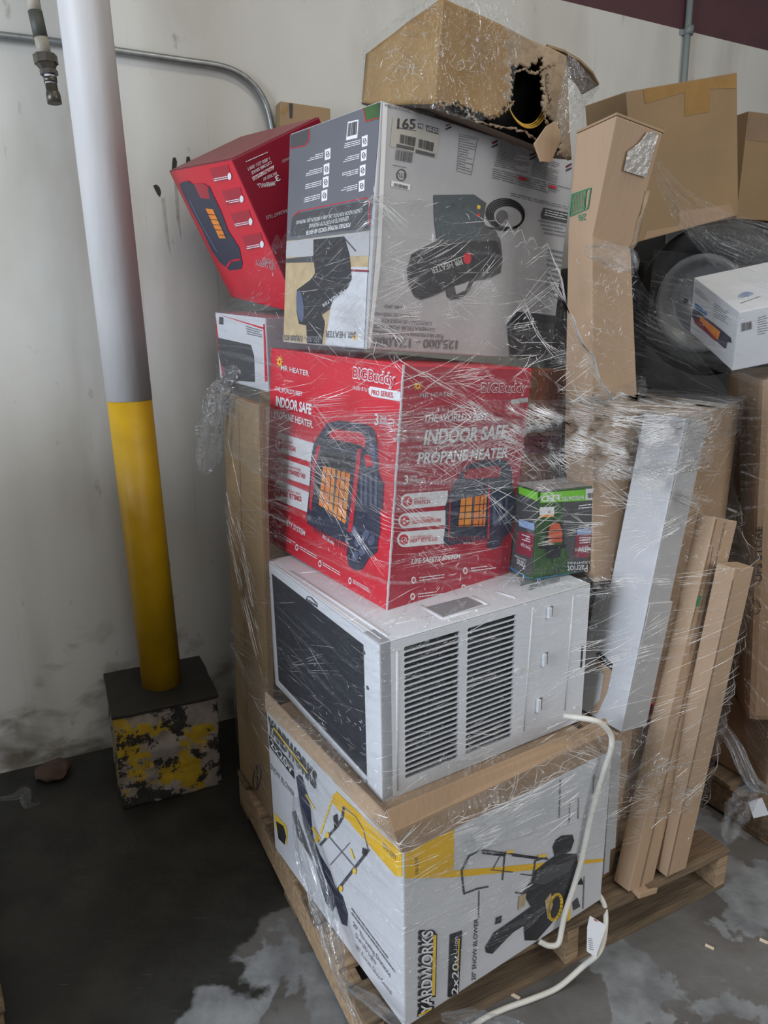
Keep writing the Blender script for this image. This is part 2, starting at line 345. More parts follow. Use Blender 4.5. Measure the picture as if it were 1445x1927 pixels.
def wall_mat():
    m = bpy.data.materials.new('dirty_white_wall'); m.use_nodes = True; nt = m.node_tree; N = nt.nodes; L = nt.links; b = N['Principled BSDF']
    tc = N.new('ShaderNodeTexCoord')
    def nz(s, d, st=(1, 1, 1), dist=0.0, off=(0, 0, 0)):
        mp = N.new('ShaderNodeMapping'); mp.inputs['Scale'].default_value = st; mp.inputs['Location'].default_value = off; L.new(tc.outputs['Object'], mp.inputs[0])
        n = N.new('ShaderNodeTexNoise'); n.inputs['Scale'].default_value = s; n.inputs['Detail'].default_value = d; n.inputs['Distortion'].default_value = dist; L.new(mp.outputs[0], n.inputs['Vector']); return n.outputs['Fac']
    def ramp(f, p0, c0, p1, c1):
        r = N.new('ShaderNodeValToRGB'); r.color_ramp.elements[0].position = p0; r.color_ramp.elements[0].color = C4(c0); r.color_ramp.elements[1].position = p1; r.color_ramp.elements[1].color = C4(c1); L.new(f, r.inputs[0]); return r.outputs[0]
    def mul(a, c):
        x = N.new('ShaderNodeMix'); x.data_type = 'RGBA'; x.blend_type = 'MULTIPLY'; x.inputs[0].default_value = 1; L.new(a, x.inputs[6]); L.new(c, x.inputs[7]); return x.outputs[2]
    c = ramp(nz(1.6, 5), 0.3, (0.47, 0.46, 0.42), 0.7, (0.54, 0.54, 0.51))
    c = mul(c, ramp(nz(3.5, 8, (1, 1, 0.25), 0.4), 0.28, (0.78, 0.76, 0.72), 0.5, (1, 1, 1)))
    c = mul(c, ramp(nz(18, 5, (1, 1, 0.5), off=(5, 1, 2)), 0.25, (0.6, 0.58, 0.54), 0.34, (1, 1, 1)))
    c = mul(c, ramp(nz(14, 4, (3, 1, 0.05), off=(2, 1, 0)), 0.25, (0.75, 0.7, 0.62), 0.36, (1, 1, 1)))
    # scuffs and darker patches gathered low on the wall
    sp = N.new('ShaderNodeSeparateXYZ'); L.new(tc.outputs['Object'], sp.inputs[0])
    a = N.new('ShaderNodeMath'); a.operation = 'MULTIPLY_ADD'; a.inputs[1].default_value = -0.45; a.inputs[2].default_value = 0.2; L.new(sp.outputs[2], a.inputs[0])
    a2 = N.new('ShaderNodeMath'); a2.operation = 'ADD'; L.new(a.outputs[0], a2.inputs[0]); L.new(nz(7, 9, (0.8, 1, 1.3), 0.3, (1, 2, 3)), a2.inputs[1])
    c = mul(c, ramp(a2.outputs[0], 0.58, (1, 1, 1), 0.80, (0.3, 0.27, 0.23)))
    L.new(c, b.inputs['Base Color']); b.inputs['Roughness'].default_value = 0.55
    bp = N.new('ShaderNodeBump'); bp.inputs['Strength'].default_value = 0.12; L.new(nz(9, 5), bp.inputs['Height']); bp.inputs['Distance'].default_value = 0.01; L.new(bp.outputs[0], b.inputs['Normal'])
    return m
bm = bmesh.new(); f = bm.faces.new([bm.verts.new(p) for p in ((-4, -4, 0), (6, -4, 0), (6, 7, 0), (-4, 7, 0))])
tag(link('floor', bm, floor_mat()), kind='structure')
WM = Matrix.Translation(W0) @ Matrix.Rotation(WY, 4, 'Z')   # local X along the wall, -Y into the room
PAINT2 = mat('maroon_wall_paint', (0.075, 0.028, 0.036), 0.55, vary=0.15)
WMI = WM.inverted()
zs = ((WMI @ wallpt(1019, 0)).z + (WMI @ wallpt(1445, 88)).z) / 2
bm = bmesh.new()
box(bm, (-3.0, 0, 0), (8, 0.15, zs), mi=0); box(bm, (-3.0, 0, zs), (8, 0.15, 4.6), mi=1)
GOUGE = mat('black_rubber_smear', (0.02, 0.018, 0.014), 0.7); DRIP = mat('brown_drip_stain', (0.40, 0.38, 0.34), 0.7, vary=0.3, vscale=40)
def wpoly(pts, mi, off=0.0008):
    vs = [bm.verts.new(WMI @ wallpt(x, y, off)) for x, y in pts]; f = bm.faces.new(vs); f.material_index = mi
wpoly([(303, 372), (309, 372), (318, 455), (321, 480), (312, 450)], 3, 0.0005); wpoly([(327, 330), (333, 330), (338, 420), (341, 450), (332, 410)], 3, 0.0005)
wpoly([(288, 349), (294, 347), (300, 352), (303, 362), (301, 371), (296, 366), (292, 358)], 2)
wpoly([(325, 297), (330, 296), (333, 304), (332, 317), (323, 322), (324, 306)], 2)
wpoly([(351, 295), (356, 294), (359, 303), (353, 312), (350, 305)], 2)
link('wall_back', bm, [wall_mat(), PAINT2, GOUGE, DRIP], M=WM)['kind'] = 'structure'

# conduit along the wall with its bend
bm = bmesh.new()
CP = [(-60, 60), (0, 67), (110, 80), (212, 95), (349, 115), (410, 124), (447, 137), (474, 157), (492, 180), (505, 210), (515, 260), (528, 340)]
tube(bm, spline([wallpt(x, y, 0.02) for x, y in CP], 5), 0.0115, 14)
tag(link('conduit', bm, GALV), 'grey steel conduit running along the white wall and bending down behind the boxes', 'conduit')
root = empty('conduit', Matrix.Translation(wallpt(1295, 60, 0.02))); tag(root, 'vertical grey conduit crossing the maroon paint at top right of the wall', 'conduit')
Mi = root.matrix_world.inverted()
DGP = mat('grey_green_paint', (0.14, 0.165, 0.16), 0.5)
bm = bmesh.new(); a, b_ = wallpt(1303, -60, 0.02), wallpt(1284, 190, 0.02); tube(bm, [Mi @ a, Mi @ b_, Mi @ (b_ - (a - b_))], 0.014, 12); link('pipe', bm, DGP, root)
bm = bmesh.new(); c0, c1 = wallpt(1297, 50, 0.02), wallpt(1295, 66, 0.02); tube(bm, [Mi @ c0, Mi @ c1], 0.021, 12); link('coupling', bm, DGP, root)
bm = bmesh.new(); c = Mi @ wallpt(1288, 61, 0.008); box(bm, c - Vector((0.03, 0.004, 0.012)), c + Vector((0.02, 0.012, 0.012)), 0.002); link('clamp', bm, DGP, root)

# concrete plinth and column
def peel_mat():
    m = bpy.data.materials.new('peeling_paint_concrete'); m.use_nodes = True; nt = m.node_tree; N = nt.nodes; L = nt.links; b = N['Principled BSDF']
    tc = N.new('ShaderNodeTexCoord')
    def nz(s, d, off=(0, 0, 0), ro=0.6):
        mp = N.new('ShaderNodeMapping'); mp.inputs['Location'].default_value = off; L.new(tc.outputs['Object'], mp.inputs[0])
        n = N.new('ShaderNodeTexNoise'); n.inputs['Scale'].default_value = s; n.inputs['Detail'].default_value = d; n.inputs['Roughness'].default_value = ro; L.new(mp.outputs[0], n.inputs['Vector']); return n.outputs['Fac']
    def ramp(f, p0, c0, p1, c1):
        r = N.new('ShaderNodeValToRGB'); r.color_ramp.elements[0].position = p0; r.color_ramp.elements[0].color = C4(c0); r.color_ramp.elements[1].position = p1; r.color_ramp.elements[1].color = C4(c1); L.new(f, r.inputs[0]); return r.outputs[0]
    def mix(f, a, c):
        x = N.new('ShaderNodeMix'); x.data_type = 'RGBA'; L.new(f, x.inputs[0]); L.new(a, x.inputs[6]); L.new(c, x.inputs[7]); return x.outputs[2]
    base = ramp(nz(12, 8), 0.3, (0.16, 0.13, 0.11), 0.7, (0.34, 0.30, 0.27)); yel = ramp(nz(20, 5), 0.3, (0.30, 0.19, 0.01), 0.7, (0.48, 0.32, 0.01)); blk = ramp(nz(30, 3), 0.3, (0.012, 0.012, 0.01), 0.8, (0.04, 0.035, 0.03))
    c = mix(ramp(nz(5.5, 12, (3.1, 0.4, 0.2), 0.7), 0.53, (0, 0, 0), 0.545, (1, 1, 1)), base, yel)
    c = mix(ramp(nz(6.5, 12, (0.6, 2.3, 1.9), 0.72), 0.515, (0, 0, 0), 0.53, (1, 1, 1)), c, blk)
    L.new(c, b.inputs['Base Color']); b.inputs['Roughness'].default_value = 0.7
    bp = N.new('ShaderNodeBump'); bp.inputs['Strength'].default_value = 0.6; bp.inputs['Distance'].default_value = 0.01; L.new(nz(14, 8), bp.inputs['Height']); L.new(bp.outputs[0], b.inputs['Normal']); return m
def dent(bm, amp, sc_, seed=0):
    for v in bm.verts:
        n = noise.noise_vector(v.co * sc_ + Vector((seed, 0, 0))); v.co += n * amp
PM = Matrix.Translation((-0.887, 2.075, 0)) @ Matrix.Rotation(R(25), 4, 'Z')
bm = bmesh.new(); box(bm, (0, 0, 0), (0.34, 0.32, 0.35), 0.008); bmesh.ops.subdivide_edges(bm, edges=bm.edges, cuts=6, use_grid_fill=True); dent(bm, 0.008, 14)
TARTOP = mat('tarred_top', (0.022, 0.02, 0.016), 0.6, vary=0.4, bump=0.4, bscale=20)
root = empty('concrete_plinth', PM); tag(root, 'square concrete plinth with flaking yellow and black paint under the column', 'plinth')
link('plinth_block', bm, peel_mat(), root)
bm = bmesh.new(); box(bm, (-0.006, -0.004, 0.346), (0.345, 0.33, 0.360), 0.004); bmesh.ops.subdivide_edges(bm, edges=bm.edges, cuts=5, use_grid_fill=True); dent(bm, 0.003, 18, 3); link('tarred_cap', bm, TARTOP, root)
cb = atz(305, 1283, 0.36); ct = aty(157, 0, cb.y - 0.02); ax = (ct - cb).normalized()
cz = onplane(243, 752, cb, Vector((0, -1, 0))).z
bm = bmesh.new(); L1 = (cz - cb.z) / ax.z
tube(bm, [cb - ax * 0.01, cb + ax * L1], 0.069, 40, 0); tube(bm, [cb + ax * L1, cb + ax * 4.0], 0.070, 40, 1)
YPAINT = mat('yellow_column_paint', (0.60, 0.36, 0.004), 0.45, vary=0.45, vscale=7, color2=(0.46, 0.27, 0.005), bump=0.08, bscale=20)
WPAINT = mat('white_column_paint', (0.60, 0.60, 0.60), 0.5, vary=0.10, vscale=9, stretch=(2, 2, 0.4), bump=0.1, bscale=20)
tag(link('column', bm, [YPAINT, WPAINT]), 'round steel column painted white above and yellow below, standing on the plinth', 'column')
bm = bmesh.new(); a = [aty(x, y, cb.y - 0.075) for x, y in ((122, 130), (133, 170), (138, 220))]

# hanging air hose with coupler
HY = 1.45
hp = lambda x, y: aty(x, y, HY)
root = empty('air_hose', Matrix.Translation(hp(100, 195))); tag(root, 'worn air hose hanging down in front of the wall with a metal quick coupler', 'hose'); Mi = root.matrix_world.inverted()
HOSE1 = mat('cream_hose', (0.36, 0.33, 0.27), 0.6, vary=0.6, vscale=30); HOSE2 = mat('dark_hose_band', (0.05, 0.055, 0.045), 0.6, vary=0.3, vscale=30)
BRASSD = mat('dirty_metal', (0.10, 0.09, 0.075), 0.4, metal=0.6, vary=0.5, vscale=60)
def seg(name, pts, r, m, n=20):
    bm = bmesh.new(); tube(bm, [Mi @ hp(x, y) for x, y in pts], r, n); return link(name, bm, m, root)
seg('hose', [(45, -160), (52, -80), (62, 0), (67, 30)], 0.0115, HOSE1); seg('hose_band', [(66, 22), (77, 72)], 0.0122, HOSE2); seg('hose_end', [(77, 70), (84, 104)], 0.0118, HOSE1)
flat_ = seg('collar', [(84, 103), (84.2, 104), (87.5, 121), (88, 122), (91, 132), (91.3, 133), (93, 141)], [0.0185, 0.0205, 0.0205, 0.018, 0.013, 0.0155, 0.0155], MATS['dirty_metal'], 8)
for p_ in flat_.data.polygons: p_.use_smooth = False
seg('thread_tape', [(93, 141), (95, 158)], 0.009, WHITE); seg('hex_nut', [(94, 146), (95.5, 156)], 0.0125, MATS['dirty_metal'], 6)
flat_ = seg('coupler', [(96, 158), (96.2, 159), (99, 174), (99.2, 175), (100, 178), (100.2, 179), (103, 195)], [0.008, 0.0105, 0.0105, 0.012, 0.012, 0.0125, 0.0125], MATS['dirty_metal'], 28)

# ------------------------------------------------------------------ pallets
def pallet(name, M, label, nx=1.2, ny=1.02, dark=WOODD, light=WOOD):
    root = empty(name, M); tag(root, label, 'pallet', 'pallets')
    rnd = random.Random(len(label))
    def part(n, a, b, m):
        bm = bmesh.new(); box(bm, a, b, 0.002); bmesh.ops.subdivide_edges(bm, edges=bm.edges, cuts=3); dent(bm, 0.0025, 25, rnd.random() * 50)
        return link(n, bm, m, root)
    for x in (0.0, nx / 2 - 0.02, nx - 0.04): part('stringer', (x, 0, 0.014), (x + 0.04, ny, 0.112), light)
    y = 0
    for k in range(7):
        wd = 0.10; yy = k * (ny - wd) / 6; part('deck_board', (-0.004, yy, 0.113), (nx + 0.004, yy + wd, 0.129), light if k % 2 else dark)
    for k in range(3):
        yy = k * (ny - 0.1) / 2; part('bottom_board', (0, yy, 0.0), (nx, yy + 0.1, 0.0135), dark)
    return root
pallet('pallet', Matrix.Translation((-0.035, 1.21, 0)) @ Matrix.Rotation(R(27), 4, 'Z'), 'worn wooden pallet under the wrapped stack of heater and snow blower boxes', nx=1.16)
pallet('pallet', Matrix.Translation((1.22, 1.90, 0)) @ Matrix.Rotation(R(29), 4, 'Z'), 'wooden pallet at the right edge under the second wrapped load', dark=WOODD, light=WOODD)
pallet('pallet', Matrix.Translation((-0.765, 1.12, 0)) @ Matrix.Rotation(R(34), 4, 'Z') @ Matrix.Translation((-1.0, 0, 0)), 'dark yellowish pallet edge at the far left of the floor', nx=1.0, light=WOODD)

b_left = (Matrix.Translation((-0.765, 1.12, 0)) @ Matrix.Rotation(R(34), 4, 'Z') @ Matrix.Translation((-0.95, 0.05, 0.13)))
LOAD = []   # sampled edge points of what the big film wraps
# ------------------------------------------------------------------ snow blower carton
b = Box((0.0443, 1.1929, 0.135), (33.34, -0.84, -0.21), (0.6258, 0.6546, 0.4508)); LOAD += b.corners()
b.body(WHITEP, 0.004)
b.crop(740, 1380, 2.676)
b.poly('R', [(57, 600), (305, 480), (303, 690), (530, 672), (760, 650), (1060, 628), (1055, 645), (760, 682), (300, 724), (57, 730)], YEL, 1)
b.poly('R', [(1000, 60), (1115, 0), (1112, 40), (1050, 85)], YEL, 1)
for pts, wdt in (([(355, 805), (342, 690), (380, 615), (440, 585), (560, 600), (775, 632)], 9), ([(355, 805), (420, 780), (475, 770)], 9), ([(430, 790), (428, 925)], 5),
                 ([(490, 685), (600, 697)], 5), ([(500, 680), (545, 600)], 4), ([(548, 735), (560, 600)], 7), ([(640, 707), (760, 720)], 6), ([(615, 800), (670, 806)], 9), ([(700, 740), (712, 640), (770, 625)], 8)):
    b.line('R', pts, wdt, DKGREY, 3)
b.line('R', [(450, 600), (560, 612)], 12, BLACK, 4); b.line('R', [(600, 610), (720, 625)], 14, BLACK, 4); b.line('R', [(570, 596), (600, 590)], 12, YELC, 5); b.line('R', [(730, 615), (765, 612)], 14, YELC, 5)
b.poly('R', [(460, 1075), (505, 1000), (600, 935), (690, 870), (650, 800), (690, 740), (712, 690), (760, 650), (810, 615), (800, 570), (815, 535), (845, 512), (900, 508), (908, 540), (890, 590), (862, 603), (920, 605), (925, 650), (905, 760), (890, 860), (850, 880), (790, 960), (720, 1040), (660, 1040), (655, 965), (600, 1000), (570, 1030), (495, 1108), (465, 1100)], BLACK, 4)
b.poly('R', [(700, 750), (720, 700), (780, 660), (900, 650), (880, 690), (760, 760)], DKGREY, 5)
b.ell('R', 812, 872, 30, 66, YELC, 5, 12, wd=14); b.poly('R', [(760, 840), (790, 800), (800, 860), (775, 935)], MATS['tan_print'], 5)
b.poly('R', [(630, 820), (665, 800), (660, 860), (625, 890)], TAN, 5); b.poly('R', [(515, 925), (545, 915), (540, 950), (510, 960)], BLACK, 4)
b.poly('R', [(925, 760), (945, 725), (955, 760)], BLACK, 3); b.poly('R', [(900, 850), (925, 825), (940, 870), (905, 890)], DKGREY, 3); b.line('R', [(885, 840), (880, 940)], 14, YELC, 3)
for x, y0, y1 in ((830, 230, 430), (880, 265, 450), (925, 235, 430), (1000, 185, 300), (950, 720, 880)): b.rows('R', [(x, y1), (x + 6, y0), (x + 14, y0 - 3), (x + 8, y1)], 1, MIDGREY, 3, 0.7, x, 14)
def b_rot(t, p0, p1, pt, m, **k): b.text('R', t, p0, p1, pt, m, **k)
b_rot('YARDWORKS', (197, 1405), (203, 985), (128, 1412), BLACK, layer=3, bold=0.07)
b_rot('YARDWORKS', (190, 1400), (196, 990), (137, 1408), WHITE, layer=5, bold=0.015)
b.line('R', [(200, 1318), (207, 1012)], 24, BLACK, 3); b.line('R', [(199, 1312), (206, 1018)], 16, YELC, 4)
b.poly('R', [(118, 1425), (140, 1330), (200, 1400), (190, 1415)], BLACK, 3); b.line('R', [(125, 1415), (185, 1385)], 8, YELC, 6)
b.poly('R', [(272, 1325), (283, 1010), (345, 990), (328, 1300), (285, 1327)], BLACK, 3); b.line('R', [(320, 1190), (328, 1030)], 6, YELC, 5)
b_rot('2x20v', (322, 1310), (328, 1115), (290, 1312), WHITE, layer=5, bold=0.01); b_rot('Li-ion', (318, 1105), (322, 1020), (298, 1106), WHITE, layer=5)
b_rot('20" SNOW BLOWER', (412, 1238), (425, 930), (393, 1242), BLACK, layer=4, bold=0.01)
b_rot('270-3397', (125, 712), (122, 620), (110, 712), BLACK, layer=4)
b.crop(490, 1290, 3.026)
b.poly('L', [(432, 600), (815, 960), (815, 1097), (770, 1082), (412, 668)], YEL, 1); b.line('L', [(420, 620), (375, 750), (345, 840)], 10, YELC, 2)
b.poly('L', [(205, 520), (222, 505), (240, 520), (270, 620), (285, 690), (300, 860), (340, 960), (400, 1060), (425, 1140), (470, 1200), (500, 1300), (495, 1370), (465, 1355), (432, 1250), (412, 1285), (372, 1230), (340, 1120), (310, 1000), (280, 900), (240, 760), (222, 640)], NAVY, 2)
b.poly('L', [(182, 720), (200, 710), (290, 960), (300, 1000), (215, 860)], BLACK, 3); b.line('L', [(262, 620), (310, 700)], 8, YELC, 3); b.line('L', [(300, 810), (340, 870)], 14, YELC, 3)
for pts, wdt in (([(345, 905), (390, 855), (440, 800), (470, 750), (478, 690)], 14), ([(478, 690), (545, 745), (590, 820), (605, 890), (618, 945)], 5), ([(618, 935), (580, 985), (440, 1165)], 16),
                 ([(385, 850), (545, 1040)], 6), ([(400, 1020), (510, 895)], 6), ([(370, 1050), (440, 1165)], 5)): b.line('L', pts, wdt, DKGREY if wdt > 6 else MIDGREY, 3)
b.poly('L', [(418, 740), (440, 728), (448, 800), (425, 815)], BLACK, 4); b.poly('L', [(585, 920), (620, 935), (605, 970), (582, 955)], BLACK, 4)
for x, y in ((385, 850), (540, 1055), (462, 1155), (325, 875)): b.ell('L', x, y, 11, 18, YELC, 5)
b.line('L', [(518, 930), (535, 985)], 9, YELC, 4)
b.text('L', 'YARDWORKS', (45, 255), (320, 590), (45, 175), DKGREY, layer=3, bold=0.05); b.line('L', [(75, 235), (272, 500)], 16, BLACK, 4); b.line('L', [(80, 240), (270, 492)], 9, YELC, 5)
b.poly('L', [(50, 278), (190, 460), (198, 535), (55, 345)], BLACK, 3); b.text('L', '2x20v', (62, 340), (185, 505), (60, 295), WHITE, layer=5, bold=0.01)
b.text('L', 'SNOW BLOWER', (60, 470), (195, 640), (60, 440), MIDGREY, layer=3)
b.text('L', '20" Throwing Distance', (530, 1365), (742, 1662), (530, 1340), DKGREY); b.text('L', 'Dual LED Lights', (545, 1430), (660, 1590), (545, 1406), DKGREY); b.text('L', '180° Remote Chute Control', (545, 1490), (748, 1762), (545, 1466), DKGREY)
b.rows('L', [(520, 1260), (770, 1600), (770, 1650), (520, 1310)], 2, MIDGREY, 3, 0.35, 5, 14); b.text('L', '270-3397', (700, 920), (775, 1000), (700, 890), MIDGREY)
b.poly('L', [(80, 720), (150, 800), (155, 850), (150, 905), (120, 885), (85, 800)], YELC, 2); b.poly('L', [(92, 770), (135, 800), (150, 860), (140, 905), (105, 870)], BLACK, 3)
left_blocker = b_left; yard = b.done('snow_blower_carton', 'large white and yellow snow blower carton standing on the pallet at the bottom', 'carton')
X, Y, Z = b.d
def yloc(x, y, ax, v):   # point of the carton's own plane ax = v seen at photograph point (x, y)
    o = b.Mi @ CAM; d = b.Mi.to_3x3() @ ray(x, y); return o + d * ((v - o[ax]) / d[ax])
bm = bmesh.new(); box(bm, (0.004, 0.004, Z - 0.001), (X - 0.004, Y - 0.004, Z + 0.0015)); link('top_flaps', bm, KRAFT, yard)
def slab(name, lo0, lo1, hi0, hi1, th, m):
    bm = bmesh.new(); th = Vector(th); hexa(bm, [lo0, lo1, lo1 + th, lo0 + th, hi0, hi1, hi1 + th, hi0 + th], bev=0.002); return link(name, bm, m, yard)
slab('left_rim', Vector((-0.002, -0.002, Z - 0.002)), Vector((-0.002, Y + 0.004, Z - 0.002)), yloc(724, 1532, 0, 0.022), yloc(498, 1302, 0, 0.012), (0.006, 0, 0), KRAFT_L)
m0, m1 = yloc(741, 1568, 1, 0.014), yloc(1150, 1377, 1, 0.014)
slab('folded_edge', Vector((-0.002, -0.002, Z - 0.002)), Vector((X, -0.002, Z - 0.002)), m0, m1, (0, 0.004, 0), KRAFT_D)
slab('right_rim', m0, m1, yloc(727, 1526, 1, 0.035), yloc(1140, 1352, 1, 0.04), (0, 0.004, 0), KRAFT)

bm = bmesh.new(); box(bm, (0, 0, 0), (0.80, 0.85, 1.25), 0.006); o_ = link('carton', bm, KRAFT_D, M=b_left); tag(o_, 'large brown carton added out of view on the far left pallet to block light', 'carton')  # unseen carton, added to keep light off the floor and low wall at left

# ------------------------------------------------------------------ window air conditioner
a = Box((-0.0035, 1.3411, 0.5875), (30.98, -1.4, 0.51), (0.6043, 0.6054, 0.3820)); LOAD += a.corners()
root = empty('air_conditioner', a.M); tag(root, 'white window air conditioner with louvred side, resting on the snow blower carton', 'air conditioner')
X, Y, Z = a.d
bm = bmesh.new(); box(bm, (0.004, 0.03, 0.004), (X - 0.02, Y - 0.004, Z - 0.004)); 
for f in bm.faces: pass
link('inner_cavity', bm, CAVITY, root)
bm = bmesh.new(); box(bm, (0.028, 0.02, 0.0), (X, Y, 0.02), 0.003); link('base_pan', bm, STEELW, root)
# top cover with pressed ribs and a fine grille
a.crop(490, 1040, 2.157)
bm = bmesh.new(); box(bm, (0, 0, Z - 0.004), (X, Y, Z), 0.003)
def rib(p0, p1, r=0.004):
    q0, q1 = a.loc('T', *p0), a.loc('T', *p1); q0.z = q1.z = Z - 0.001; tube(bm, [q0, q1], r, 8)
rib((120, 75), (515, 340)); rib((60, 50), (490, 350), 0.002); rib((650, 215), (740, 270)); rib((740, 270), (925, 215)); rib((925, 215), (860, 178)); rib((960, 160), (1035, 185)); rib((545, 290), (700, 255), 0.002)
link('top_cover', bm, STEELW, root, True)
bm = bmesh.new()
g0, g1, g2, g3 = [a.loc('T', *p) for p in ((672, 222), (745, 262), (905, 210), (838, 180))]
for q in (g0, g1, g2, g3): q.z = Z + 0.0008
for k in range(16):
    t0, t1 = k / 16, (k + 0.5) / 16
    p = [g0.lerp(g1, t0), g3.lerp(g2, t0), g3.lerp(g2, t1), g0.lerp(g1, t1)]; bm.faces.new([bm.verts.new(q) for q in p])
link('top_grille', bm, MIDGREY, root)
# front frame (left-facing opening) and coil
q = [a.loc('L', x, y) for x, y in ((48, 88), (413, 372), (435, 930), (62, 575))]
yh = (q[0].y + q[3].y) / 2; yl = (q[1].y + q[2].y) / 2; zt = (q[0].z + q[1].z) / 2; zb = max(0.02, (q[2].z + q[3].z) / 2)
yh = min(yh, Y - 0.02)
bm = bmesh.new()
box(bm, (0, 0, 0), (0.03, yl, Z), 0.003); box(bm, (0, yh, 0), (0.03, Y, Z), 0.003); box(bm, (0.0005, yl - 0.004, zt), (0.03, yh + 0.004, Z - 0.0005), 0.002); box(bm, (0.0005, yl - 0.004, 0.0005), (0.03, yh + 0.004, zb), 0.002)
for (x, y) in ((422, 405), (437, 548), (432, 930), (37, 100), (40, 195), (55, 520)):
    pass
ff_ = link('front_frame', bm, STEELW, root)
for (x, y) in ((422, 405), (437, 548), (432, 930), (37, 100), (40, 195), (55, 520)):
    bm = bmesh.new(); c = a.loc('L', x, y); c.x = -0.002; tube(bm, [c, c + Vector((0.004, 0, 0))], 0.005, 10, 0); link('screw', bm, GALV, ff_)
bm = bmesh.new(); box(bm, (0.022, yl, zb), (0.028, yh, zt)); 
n = 46
for k in range(n):
    y = yl + (k + 0.5) * (yh - yl) / n; box(bm, (0.016, y - 0.0012, zb), (0.024, y + 0.0012, zt))
link('coil', bm, COIL, root)
bm = bmesh.new(); z0 = zb + 0.03
for k, fz in enumerate((0.25, 0.6)): box(bm, (0.006, yl, zb + (zt - zb) * fz), (0.014, yh, zb + (zt - zb) * fz + 0.004))
link('filter_rail', bm, DKGREY, root)
lb = Box((0, 0, 0), (0, 0, 0), a.d); lb.M = a.M; lb.Mi = a.Mi; lb.crop(490, 1040, 2.157); lb.text('L', 'Richmond', (186, 197), (232, 222), (186, 182), BLACK, 1, 0.02); lb.line('L', [(190, 178), (205, 180), (228, 205)], 3, BLACK, 1)
lo = link('brand_badge', lb.bm, lb.mats, root)
# louvred side: two columns of stadium slots cut through the panel
xa, xb, xc, xd = [a.loc('R', x, y).x for x, y in ((580, 650), (812, 560), (832, 560), (1035, 480))]
zt2 = (a.loc('R', 582, 385).z + a.loc('R', 1045, 240).z) / 2; zb2 = (a.loc('R', 580, 958).z + a.loc('R', 1010, 765).z) / 2
zt2 = min(zt2, Z - 0.02); zb2 = max(zb2, 0.035)
bm = bmesh.new(); NR = 24; TH = 0.003; pit = (zt2 - zb2) / NR
def slotcell(x0, x1, z0, z1):
    zc = (z0 + z1) / 2; r = (z1 - z0) * 0.36; m0 = 0.003
    top = [(x1, z0 + (z1 - z0) * 0.5), (x1, z1), (x0, z1), (x0, zc)]; arcL = [(x0 + m0 + r - r * math.cos(t), zc + r * math.sin(t)) for t in [k * math.pi / 10 for k in range(0, 6)]]
    arcR = [(x1 - m0 - r + r * math.sin(t), zc + r * math.cos(t)) for t in [k * math.pi / 10 for k in range(0, 6)]]
    up = [(x0, zc), ] + arcL + arcR + [(x1, zc), (x1, z1), (x0, z1)]
    for sgn in (1, -1):
        pts = [(x, zc + sgn * (z - zc)) for x, z in up]
        vs = [bm.verts.new((x, 0.0, z)) for x, z in pts]; f = bm.faces.new(vs)
        hole = pts[1:1 + 12]
        for p, q_ in zip(hole, hole[1:]):
            # lip bent inward and down like a pressed louvre
            bm.faces.new([bm.verts.new(v) for v in ((p[0], 0, p[1]), (q_[0], 0, q_[1]), (q_[0], 0.008, q_[1] - 0.003 * 1), (p[0], 0.008, p[1] - 0.003))])
for (x0, x1) in ((xa, xb), (xc, xd)):
    for k in range(NR): slotcell(x0, x1, zb2 + k * pit, zb2 + (k + 1) * pit)
def flat(x0, x1, z0, z1): bm.faces.new([bm.verts.new((x, 0.0, z)) for x, z in ((x0, z0), (x1, z0), (x1, z1), (x0, z1))])
flat(0, xa, 0, Z - 0.003); flat(xb, xc, 0, Z - 0.003); flat(xd, X, 0, Z - 0.003); flat(xa, xb, 0, zb2); flat(xc, xd, 0, zb2); flat(xa, xb, zt2, Z - 0.003); flat(xc, xd, zt2, Z - 0.003)
def sgroove(p0, p1, r=0.003):
    q0, q1 = a.loc('R', *p0), a.loc('R', *p1); q0.y = q1.y = 0.0015; q0.z = min(max(q0.z, 0.01), Z - 0.01); q1.z = min(max(q1.z, 0.01), Z - 0.01); tube(bm, [q0, q1], r, 8)
sgroove((1105, 225), (1068, 725)); sgroove((1270, 175), (1235, 640)); sgroove((555, 400), (555, 965), 0.0035); sgroove((1165, 715), (1260, 675)); sgroove((1110, 420), (1110, 640), 0.0015); sgroove((1190, 200), (1150, 740), 0.0012)
sgroove((1300, 150), (1280, 690), 0.0012)
lp_ = link('louvred_side_panel', bm, STEELW, root)
for p0, p1 in (((1162, 222), (1162, 265)), ((1142, 410), (1142, 460)), ((1119, 595), (1119, 645))):
    bm = bmesh.new(); q0, q1 = a.loc('R', *p0), a.loc('R', *p1); box(bm, (q0.x, -0.009, q1.z), (q0.x + 0.010, 0.0, q0.z), 0.002); 
    box(bm, (q0.x + 0.010, -0.0008, q1.z), (q0.x + 0.020, 0.0008, q0.z), 0, 1); link('slide_clip', bm, [STEELW, MIDGREY], lp_)
for (x, y, r) in ((1042, 482, 0.008), (1275, 632, 0.005)):
    bm = bmesh.new(); c = a.loc('R', x, y); tube(bm, [Vector((c.x, -0.003, c.z)), Vector((c.x, 0.002, c.z))], r, 14); link('screw', bm, STEELW, lp_)
bm = bmesh.new(); q0 = a.loc('R', 1303, 380); q1 = a.loc('R', 1298, 470); box(bm, (q0.x, -0.001, q1.z), (q0.x + 0.006, 0.001, q0.z)); link('side_slot', bm, BLACK, lp_)

